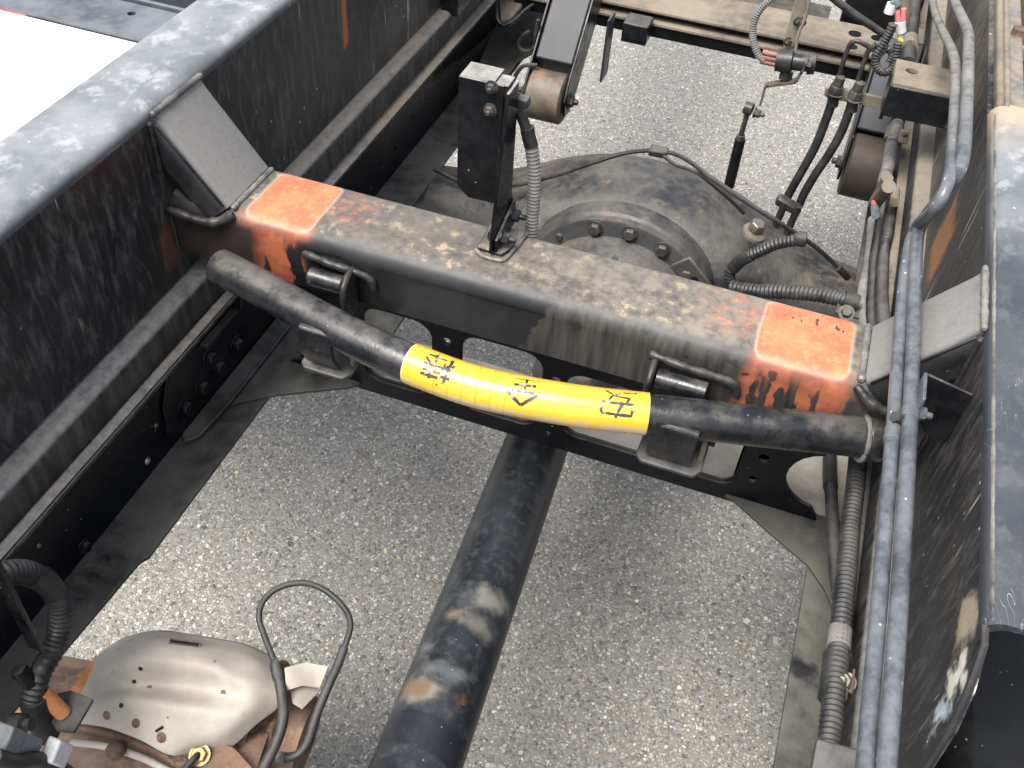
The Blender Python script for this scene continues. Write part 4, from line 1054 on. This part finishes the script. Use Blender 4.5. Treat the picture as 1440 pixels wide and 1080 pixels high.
# orange rusty strap behind shield
st = [at(*q, z=.47) for q in ((97, 975), (136, 922), (146, 935), (118, 985))]
MB().prism(st, (0, 0, .002)).build('rusty_strap', M['rustorange'], ex)
# sensor cable loop
sc_ = thing('exhaust_sensor_cable', 'thin black cable looping up from the exhaust sensor over bare asphalt', 'cable', at(398, 1000, z=.46))
lp = [at(*q, z=zz) for q, zz in (((368, 1085), .500), ((388, 1045), .51), ((398, 1010), .52), ((396, 975), .525), ((388, 935), .535), ((372, 895), .55), ((364, 865), .56), ((374, 840), .565), ((398, 824), .57), ((430, 820), .57), ((460, 832), .565), ((485, 856), .56), ((493, 880), .55), ((484, 912), .535))]
MB().tube(resample(catmull(lp[4:], 6), .005), .0033, 12).build('thin_cable', M['rubber'], sc_)
MB().tube(resample(catmull(lp[:5], 6), .005), .0058, 12).build('cable_sleeve', M['rubber'], sc_)
MB().tube(catmull([lp[4] + V((0, .004, 0)), lp[4], lp[3].lerp(lp[4], .5)], 4), [.0045] + [.0066] * 7 + [.0062], 12).build('splice', M['rubber'], sc_)
rt = [at(*q, z=zz) for q, zz in (((484, 910), .535), ((475, 935), .525), ((460, 968), .51), ((444, 1008), .50), ((432, 1045), .49), ((418, 1062), .485), ((402, 1066), .48))]
MB().tube(resample(catmull(rt, 6), .005), .0050, 12).build('cable_sleeve', M['rubber'], sc_)
MB().tube([at(402, 1066, z=.48), at(392, 1064, z=.478)], .0058, 12).build('cable_end', M['conduit_dusty'], sc_)

# ================================================================== ROLLERS AT THE REAR
def roller(cx, cy, cz, w_, label, arm_to, dark):
    t = thing('guide_roller', label, 'roller', (cx, cy, cz - .045), 'guide rollers below the rear cross member')
    r_ = .050 if dark else .042
    MB().lathe((cx - w_ / 2, cy, cz), (1, 0, 0), [(0, r_ - .004), (.003, r_), (w_ - .003, r_), (w_, r_ - .004)], 40).build('roller_drum', M['roller'] if not dark else M['rollerdark'], t)
    d = (V(arm_to) - V((cx, cy, cz))); d.x = 0; d.normalize()
    n0 = V((1, 0, 0)).cross(d)
    for s in (-1, 1):
        c = V((cx + s * (w_ / 2 + .005), cy, cz)); q = c + d * .19
        poly = [c + d * -.028 + n0 * .0, c - d * .012 + n0 * -.026, c + d * .02 + n0 * -.034, q + n0 * -.034, q + n0 * .034, c + d * .02 + n0 * .034, c - d * .012 + n0 * .026]
        MB().prism([p - V((.002, 0, 0)) for p in poly], (.004, 0, 0)).build('side_plate', M['black'], t, bevel=.001)
        MB().hexbolt((cx + s * (w_ / 2 + .007), cy, cz), (s, 0, 0), .010, .007, 1.4, .006).build('axle_bolt', M['bolt'], t)
    c = V((cx, cy, cz)) + d * .122
    MB().obox(c, (1, 0, 0), d, n0, w_ / 2 + .002, .072, .030).build('arm_block', M['satin'], t, bevel=.003)
    return t
ra = roller(-.212, 1.46, .652, .062, 'brown rusted guide roller on a black arm left of the differential', (-.212, 1.60, .79), False)
roller(.318, 1.46, .655, .058, 'dark guide roller hanging beside the right frame rail', (.314, 1.58, .80), True)
# black L plate right of the left arm
tag(MB().box(-.140, -.136, 1.52, 1.56, .665, .775).build('stop_plate', M['gusset'], bevel=.001), 'thin grey hanging plate beside the left roller arm', 'plate')
def hook(pts, label, y):
    o = MB().tube(resample(catmull([at(*q, y=y) for q in pts], 6), .005), .0036, 8).build('wire_hook', M['bolt'])
    tag(o, label, 'wire hook', 'wire hooks left of the roller arm')
hook(((757, 28), (753, 48), (752, 64), (744, 72), (733, 70), (730, 60), (738, 48), (746, 44)), 'upper bent wire hook left of the roller arm', 1.50)
hook(((756, 92), (738, 92), (730, 98), (722, 112), (716, 124), (720, 131), (732, 134), (745, 136)), 'lower bent wire hook beside the brown roller', 1.46)
c = at(765, 50, y=1.52); tag(MB().lathe(c, (1, 0, .1), [(0, .012), (.03, .012)], 18).build('pivot_pin', M['bolt']), 'short grey pivot pin through the upper wire hook', 'pin')
b = MB(); q = [at(*p_, y=1.55) for p_ in ((852, 42), (888, 30), (850, 60))]; b.box(-.13, -.085, 1.60, 1.645, .705, .74)
tag(b.build('hanging_block', M['black'], bevel=.003), 'black angle block under the rear cross member right of the roller arm', 'block')

# ================================================================== LOAD SENSING LINKAGE
ls = thing('load_sensing_linkage', 'dusty upright arm with sensor, cranked lever and rod hanging above the asphalt', 'linkage', at(1025, 270, y=1.40))
YL = 1.42
A = [at(*q, y=YL) for q in ((1122, -12), (1138, -12), (1122, 50), (1112, 76), (1099, 76), (1104, 50))]
MB().prism(A, (0, .005, 0)).build('upright_arm', M['dust_steel'], ls, bevel=.001)
MB().tube(catmull([at(*q, y=YL - .008) for q in ((1140, -15), (1134, 20), (1122, 50), (1118, 78))], 5), .0025, 8).build('arm_wire', M['dust_steel'], ls)
for q in ((1121, 30), (1127, 30), (1107, 58)):
    MB().hexbolt(at(*q, y=YL - .002), (.6, -.8, 0), .005, .006, 1.3).build('bolt', M['bolt'], ls)
c = at(1092, 84, y=YL - .012)
MB().lathe(c, (1, 0, .1), [(0, .016), (.022, .017), (.024, .012), (.045, .012), (.046, .016), (.056, .014)], 22).build('sensor_body', M['gusset'], ls)
for dz in (-.007, 0, .007): MB().tube([c + V((-.022, 0, dz)), c + V((.0, 0, dz))], .0042, 10).build('wire_plug', M['redbrown'], ls)
MB().lathe(at(1107, 100, y=YL - .012), (0, -.2, -1), [(0, .010), (.012, .010)], 10).build('lower_lug', M['bolt'], ls)
lev = [at(*q, y=YL - .02) for q in ((1134, 88), (1128, 100), (1121, 112), (1118, 114), (1080, 119), (1076, 122), (1070, 145))]
b = MB()
for a0, b0 in zip(lev, lev[1:]):
    dd = (b0 - a0); 
    if dd.length < 1e-4: continue
    dn = dd.normalized(); sd_ = dn.cross(V((0, 1, 0))).normalized(); b.obox((a0 + b0) / 2, dn, (0, 1, 0), sd_, dd.length / 2 + .0015, .007, .0016)
b.build('cranked_lever', M['roller'], ls)
c = at(1134, 90, y=YL - .024); MB().hexbolt(c, (1, -.2, 0), .006, .007, 1.3).build('lever_bolt', M['bolt'], ls)
c = at(1053, 152, y=YL - .02)
MB().lathe(c + V((-.006, 0, 0)), (1, -.2, 0), [(0, .0095), (.012, .0095)], 16).build('ball_joint', M['bolt'], ls)
MB().hexbolt(c + V((.010, -.002, -.004)), (1, -.2, 0), .006, .008, 1.3, .006).build('joint_nut', M['bolt'], ls)
MB().tube([c, at(1042, 190, y=YL - .02)], .0042, 10).build('threaded_rod', M['bolt'], ls)
MB().tube([at(1042, 190, y=YL - .02), at(1041, 196, y=YL - .02)], .0075, 6).build('lock_nut', M['bolt'], ls)
MB().tube([at(1041, 196, y=YL - .02), at(1025, 262, y=YL - .02)], [.0085, .0085], 12).build('turnbuckle', M['black_fill'], ls)
MB().tube([at(1025, 262, y=YL - .02), at(1023, 272, y=YL - .02)], .006, 10).build('rod_end', M['bolt'], ls)
lc = thing('linkage_conduit', 'dusty ribbed cable curving from the top edge down to the linkage sensor', 'conduit', at(1064, 78, y=1.41))
MB().ribbed([at(*q, y=YL - .012) for q in ((1098, -12), (1080, 2), (1066, 18), (1059, 38), (1060, 60), (1067, 78), (1074, 84))], .0055, .0036, .001, 12).build('corrugated_sleeve', M['conduit_dusty'], lc)

# ================================================================== BRAKE HOSES + BRACKET
bh = thing('hose_bracket', 'dusty flat steel bracket carrying two brake hose unions beside the right rail', 'bracket', at(1200, 135, y=1.36))
YB = 1.36
bars = [at(*q, y=YB) for q in ((1160, 126), (1170, 122), (1262, 148), (1262, 158), (1160, 136))]
MB().prism([at(*q, y=YB) for q in ((1160, 124), (1172, 122), (1272, 146), (1272, 160), (1166, 139), (1159, 135))], (0, .006, 0)).build('bracket_bar', M['dust_steel'], bh, bevel=.001)
for i, (bx_, by_) in enumerate((((1174, 128)), ((1201, 136)))):
    c = at(bx_, by_, y=YB - .006)
    MB().hexbolt(c - V((0, 0, .004)), (.1, 0, 1), .0105, .012, 1.2).build('union_nut', M['bolt'], bh, bevel=.0005)
    MB().lathe(c + V((.001, 0, .010)), (.1, 0, 1), [(0, .0075), (.012, .0070), (.014, .004)], 12).build('flare_nut', M['bolt'], bh)
hoses = (((1172, 133), (1168, 150), (1160, 172), (1147, 205), (1128, 240), (1112, 268), (1104, 284)), ((1199, 140), (1193, 160), (1182, 188), (1165, 218), (1146, 246), (1131, 272), (1123, 290)))
lines = (((1176, 122), (1182, 100), (1190, 75), (1197, 60), (1207, 58), (1222, 66), (1232, 72)), ((1203, 128), (1209, 105), (1216, 85), (1222, 70), (1232, 64), (1245, 64)))
nm = ('left one of two black rubber brake hoses dropping from the dusty bracket', 'right one of two black rubber brake hoses dropping from the dusty bracket')
for i in range(2):
    t = thing('brake_hose', nm[i], 'brake hose', at(*hoses[i][-1], y=1.36), 'brake hoses beside the right rail')
    MB().tube(resample(catmull([at(*q, y=1.36) for q in hoses[i]], 6), .008), .0066, 12).build('rubber_hose', M['rubber'], t)
    MB().tube([at(*hoses[i][0], y=1.36), at(hoses[i][0][0] - 1, hoses[i][0][1] + 16, y=1.36)], [.008, .0078], 14).build('crimp_sleeve', M['bolt'], t)
    low = [at(*q, y=1.34) for q in (((1104, 284), (1098, 300), (1090, 318), (1087, 335)), ((1123, 290), (1115, 308), (1108, 325), (1104, 334)))[i]]
    MB().tube(catmull(low, 5), .0058, 12).build('steel_end', M['gusset'], t)
    MB().tube(resample(catmull([at(*q, y=YB - .004) for q in lines[i]], 6), .005), .0034, 10).build('steel_line', M['bolt'], t)
c = at(1109, 288, y=1.345)
tag(MB().obox(c, (1, 0, -.32), (0, 1, 0), (.32, 0, 1), .021, .010, .007).build('hose_clamp', M['gusset'], bevel=.004), 'grey two-hole clamp joining the two brake hoses', 'clamp')

# ================================================================== HARNESS, RIGHT SIDE
def conduit(name, label, pts, r, mat='conduit', extras=(), pitch=.0046, grp='ribbed conduits along the right rail', x=None, depth=.0012):
    P = [at(q[0], q[1], x=(q[2] if len(q) > 2 else x)) for q in pts]
    t = thing(name, label, 'conduit', P[len(P) // 2], grp)
    MB().ribbed(P, r, pitch, depth, 16).build('corrugated_sleeve', M[mat], t)
    for kind, p_, mm, rr in extras:
        MB().tube(catmull([at(q[0], q[1], x=(q[2] if len(q) > 2 else x)) for q in p_], 4), rr, 14).build(kind, M[mm], t)
    return t
XH = .346
conduit('wiring_conduit', 'thick black ribbed conduit along the right rail, front part nearest the grey pipes', [(1160, 1120), (1166, 1050), (1172, 990), (1176, 950), (1180, 905), (1185, 860), (1191, 800), (1196, 740), (1202, 690), (1206, 650), (1210, 590)], .0092, 'conduit',
        [('end_sleeve', [(1170, 985), (1174, 955), (1177, 925)], 'rubber', .0112), ('tape_wrap', [(1179, 912), (1182, 885)], 'conduit_dusty', .0096)], x=XH, pitch=.0052)
conduit('wiring_conduit', 'thinner black ribbed conduit left of the thick one, merging above the bolt clamp', [(1186, 930), (1185, 880), (1181, 840), (1177, 812), (1173, 770), (1170, 720), (1168, 680), (1166, 645), (1166, 600)], .0072, 'conduit',
        [('tape_wrap', [(1168, 685), (1167, 665), (1167, 640)], 'rubber', .0086)], x=.352, pitch=.0056, depth=.0016)
conduit('wiring_conduit', 'left branch of the ribbed conduits behind the right end of the cross beam', [(1221, 470), (1215, 430), (1216, 400), (1222, 370), (1226, 340), (1228, 310)], .0080, 'conduit_dusty', (), x=.338)
conduit('wiring_conduit', 'middle ribbed conduit branch behind the right end of the cross beam', [(1228, 470), (1227, 430), (1229, 400), (1231, 360), (1236, 330), (1240, 300), (1244, 280)], .0078, 'conduit', (), x=.342)
conduit('wiring_conduit', 'right branch of the ribbed conduits, hard against the rail lip', [(1244, 470), (1240, 430), (1240, 400), (1242, 360), (1248, 330), (1252, 300), (1255, 285)], .0080, 'conduit', (), x=.346)
conduit('wiring_conduit', 'upper grey ribbed conduit passing under the dusty cable clamp', [(1242, 262), (1246, 245), (1250, 230), (1254, 205), (1258, 190), (1262, 170), (1266, 140)], .0092, 'conduit_dusty',
        [('tape_wrap', [(1232, 280), (1240, 266), (1248, 250)], 'dust_steel', .0080), ('tape_wrap', [(1262, 172), (1266, 150), (1270, 120)], 'rubber', .0100)], x=.333)
conduit('wiring_conduit', 'rear conduit trunk wrapped in tape above the stub bracket', [(1276, 90), (1278, 70), (1281, 45), (1284, 20), (1286, -15)], .0105, 'rubber',
        [('tape_wrap', [(1279, 68), (1280, 56)], 'dust_steel', .0118)], x=.318)
# connectors and cable loops
kc = thing('wire_connector_cluster', 'cluster of dusty wire splices with red wires and a yellow tag near the top edge', 'connector', at(1268, 45, y=1.345))
MB().tube(catmull([at(*q, y=1.36) for q in ((1270, -8), (1269, 10), (1268, 30))], 4), .0095, 12).build('tape_wrap', M['dust_steel'], kc)
for q0, q1, m, r in (((1262, 14), (1263, 30), 'redwire', .0035), ((1271, 12), (1270, 28), 'redwire', .0035), ((1266, 30), (1267, 45), 'whiteconn', .007), ((1255, 5), (1250, 18), 'whiteconn', .007), ((1265, 52), (1266, 58), 'yellowtag', .0045), ((1266, 45), (1266, 52), 'whiteconn', .0042), ((1257, 0), (1262, 8), 'greyconn', .006)):
    MB().tube([at(*q0, y=1.345), at(*q1, y=1.345)], r, 10).build('connector', M[m], kc)
for pts, r, lb in ((((1263, 60), (1260, 75), (1258, 90), (1250, 100), (1240, 101), (1232, 92), (1232, 78), (1240, 65), (1250, 48), (1256, 34)), .0062, 'outer looped black ribbed cable beside the hose unions'),
                   (((1256, 70), (1244, 70), (1236, 78), (1232, 88), (1236, 98)), .0050, 'inner looped black ribbed cable beside the hose unions'),
                   (((1228, 64), (1236, 62), (1246, 66), (1254, 76), (1250, 88)), .0048, 'small dark cable loop crossing below the connectors')):
    P = [at(*q, y=1.33) for q in pts]
    t = MB().ribbed(P, r, .0042, .0010, 12).build('cable_loop', M['conduit']); tag(t, lb, 'cable', 'cable loops near the connectors')
# dusty clamps
for q, lb in (((1255, 190), 'dusty cable clamp with rusty screw on the upper right conduit'), ):
    c = at(*q, x=.333); t = thing('cable_clamp', lb, 'clamp', c)
    MB().tube([c + V((0, -.009, -.004)), c + V((0, .009, .004))], .0108, 16).build('clamp_band', M['dust_steel'], t)
    e_ = at(1271, 192, x=.345); MB().obox(e_, (0, 1, .2), (1, 0, 0), (0, 0, 1), .014, .007, .002).build('clamp_tab', M['dust_steel'], t, bevel=.002)
    MB().hexbolt(e_ + V((0, 0, .002)), (-.2, -.3, 1), .0050, .004, 0).build('clamp_screw', M['rust'], t)
c = at(1176, 955, x=XH); t = thing('conduit_bolt_clip', 'shiny bolt and copper-coloured clip on the front right conduit', 'clip', c)
e_ = at(1191, 960, x=.355); MB().hexbolt(e_, (-.5, -.4, .8), .0062, .0075, 1.3, .003).build('clip_bolt', M['boltbright'], t)
p0, p1 = at(1201, 942, x=.357), at(1198, 975, x=.357); MB().tube([p0, p1], .0010, 8).build('copper_pin', M['rust'], t)
MB().obox(at(1186, 975, x=.352), (0, 1, 0), (1, 0, 0), (0, 0, 1), .005, .003, .001).build('clip_tab', M['rust'], t)
t = thing('splice_connector', 'tan taped splice with a small red wire on the upper right wiring', 'connector', at(1230, 285, x=.333))
MB().tube(catmull([at(*q, x=.325) for q in ((1250, 262), (1240, 274), (1230, 286))], 4), .0085, 12).build('tape_wrap', M['dust_steel'], t)
MB().tube([at(1229, 284, x=.32), at(1230, 293, x=.32)], .0035, 8).build('red_wire', M['redwire'], t)
MB().tube([at(1230, 292, x=.32), at(1231, 303, x=.32)], .0052, 8).build('connector', M['greyconn'], t)
MB().tube([at(1259, 268, x=.343), at(1258, 285, x=.343)], .0062, 12).build('rubber_cap', M['dust_steel'], t)
# thin stray cable at the top
t = MB().tube(resample(catmull([at(*q, y=1.60) for q in ((1150, -20), (1185, 8), (1210, 26), (1245, 50), (1258, 66))], 6), .01), .006, 10).build('rear_cable', M['rubber'])
tag(t, 'thick black cable slanting over the rear cross member at the top edge', 'cable')
t = MB().box(.22, .345, 1.78, 1.95, .70, .80).build('rear_bracket_block', M['black_fill'], bevel=.004); tag(t, 'black boxy bracket behind the rear cross member near the right rail', 'bracket')
b = MB(); b.prism([at(1160, 1075, x=.35), at(1148, 1062, x=.35), at(1196, 1082, x=.35), at(1196, 1100, x=.35)], (-.004, 0, 0))
c = at(1172, 1072, x=.346)
t = MB().obox(c + V((0, -.002, .006)), (1, .1, 0), (0, 1, .3), (0, -.3, 1), .016, .012, .003).build('conduit_bracket', M['gusset'], bevel=.002); tag(t, 'grey clip plate over the conduit at the bottom edge', 'clip')

# ================================================================== LOWER LEFT HOSE, BAR, CONNECTORS
XL = -.335
t = thing('front_corrugated_hose', 'thick black ribbed hose arching down at the left edge above the muffler', 'hose', at(50, 960, x=XL))
hp = [at(*q, x=XL) for q in ((-12, 815), (12, 805), (40, 806), (66, 820), (82, 845), (84, 880), (74, 915), (56, 948), (45, 985))]
MB().ribbed(hp, .0112, .0058, .0014, 18).build('corrugated_sleeve', M['conduit'], t)
MB().tube(catmull([at(*q, x=XL) for q in ((42, 808), (60, 814), (76, 832))], 5), .0114, 18).build('tape_wrap', M['rubber'], t)
MB().tube([at(46, 980, x=XL), at(52, 1000, x=XL), at(66, 1032, x=XL)], [.0125, .0130, .0125], 18).build('end_sleeve', M['rubber'], t)
MB().lathe(at(18, 1018, x=XL), (.8, .2, .2), [(0, .010), (.012, .010), (.014, .006), (.02, .006)], 16).build('plug', M['rubber'], t)
t = MB().obox((at(-20, 770, x=-.322) + at(52, 912, x=-.322)) / 2, (at(52, 912, x=-.322) - at(-20, 770, x=-.322)), (1, 0, 0), (at(52, 912, x=-.322) - at(-20, 770, x=-.322)).cross(V((1, 0, 0))), (at(52, 912, x=-.322) - at(-20, 770, x=-.322)).length / 2, .0075, .002).build('flat_stay_bar', M['black'], bevel=.001)
tag(t, 'flat black stay bar crossing behind the ribbed hose at the left edge', 'bar')
t = thing('muffler_hanger', 'rust-orange pin standing in a black square hanger plate beside the heat shield', 'hanger', at(85, 1000, z=.60))
hp_ = [at(*q, z=.56) for q in ((62, 1002), (75, 978), (100, 972), (132, 985), (105, 1031), (80, 1028))]
MB().prism([(p.x, p.y, .558) for p in hp_], (0, 0, .005)).build('hanger_plate', M['gusset'], t, bevel=.001)
p0 = at(89, 1003, z=.563)
MB().tube([p0, p0 + V((-.014, .0, .035))], .0078, 16).build('hanger_pin', M['rustorange'], t)
MB().tube([p0 + V((-.014, 0, .035)), p0 + V((-.028, .0, .068))], .0076, 16).build('hanger_rod', M['black'], t)
t = thing('electrical_connector', 'grey and white plastic plug in the bottom left corner', 'connector', at(60, 1055, x=-.30))
c = at(80, 1058, x=-.285); dx_ = (at(100, 1066, x=-.285) - at(60, 1050, x=-.285)).normalized()
MB().obox(c, dx_, (0, 1, .6), dx_.cross(V((0, 1, .6))), .015, .011, .007).build('white_housing', M['whiteconn'], t, bevel=.0025)
MB().obox(c + V((0, 0, .0075)), dx_, (0, 1, .6), dx_.cross(V((0, 1, .6))), .006, .006, .0012).build('latch', M['whiteconn'], t, bevel=.001)
c = at(32, 1050, x=-.30)
MB().obox(c, dx_, (0, 1, .6), dx_.cross(V((0, 1, .6))), .018, .012, .008).build('grey_housing', M['greyconn'], t, bevel=.002)
MB().obox(c + V((-.004, .004, .008)), dx_, (0, 1, .6), dx_.cross(V((0, 1, .6))), .009, .005, .002).build('latch', M['greyconn'], t, bevel=.001)
MB().obox(at(8, 1040, x=-.30), dx_, (0, 1, .6), dx_.cross(V((0, 1, .6))), .012, .012, .010).build('grey_housing', M['greyconn'], t, bevel=.002)
MB().tube(catmull([at(*q, x=-.29) for q in ((-10, 1064), (20, 1072), (50, 1068), (80, 1078), (110, 1100))], 5), .0075, 12).build('taped_cable', M['rubber'], t)
t = MB().box(-.36, -.354, .245, .275, .79, .845).build('edge_tab', M['black'], bevel=.001); tag(t, 'small black tab on the left lower rail at the picture edge', 'tab')

# ================================================================== OUTSIDE THE FRAME
t = MB().prism([(-.476, .52, .89), (-1.15, .52, .89), (-1.15, .936, .89), (-.476, .936, .89)], (0, 0, .008)).build('white_side_panel', M['white'], bevel=.001)
tag(t, 'bright white flat panel outside the left beam, top left corner', 'panel')
t = thing('grey_side_rail', 'blue-grey steel rail with one round hole crossing behind the white panel', 'rail', (-.9, .97, .89))
p = at(185, 19, z=.900)
holed('rail_plate', [(-1.15, .9375), (-.473, .9375), (-.473, 1.022), (-1.15, 1.022)], [circ(p.x, p.y, .0055, 18)], .004, lambda u, v_, w_: (u, v_, .898 + w_), M['greyrail'], t)
MB().box(-1.15, -.473, 1.024, 1.030, .80, .905).build('rail_edge', M['greyrail'], t, bevel=.001)
p0 = at(0, 10, z=.9)
MB().box(-1.15, -.76, .9363, .9372, .8982, .8995).build('red_edge_strip', M['redwire'], t)
t = MB().box(-1.15, -.55, 1.06, 1.5, .66, .74).build('dark_side_cover', M['black_fill'], bevel=.004); tag(t, 'black cover beyond the grey side rail at the top edge', 'cover')
t = thing('dark_void_filler', 'black block added to fill the dark void outside the right beam, bottom right corner', 'black_fill', (.75, .2, .3))
MB().box(.44, 1.3, -.9, 1.04, .30, .74).build('void_block', M['black_fill'], t, bevel=.03, seg=4)  # block added only to keep the void beside the beam black
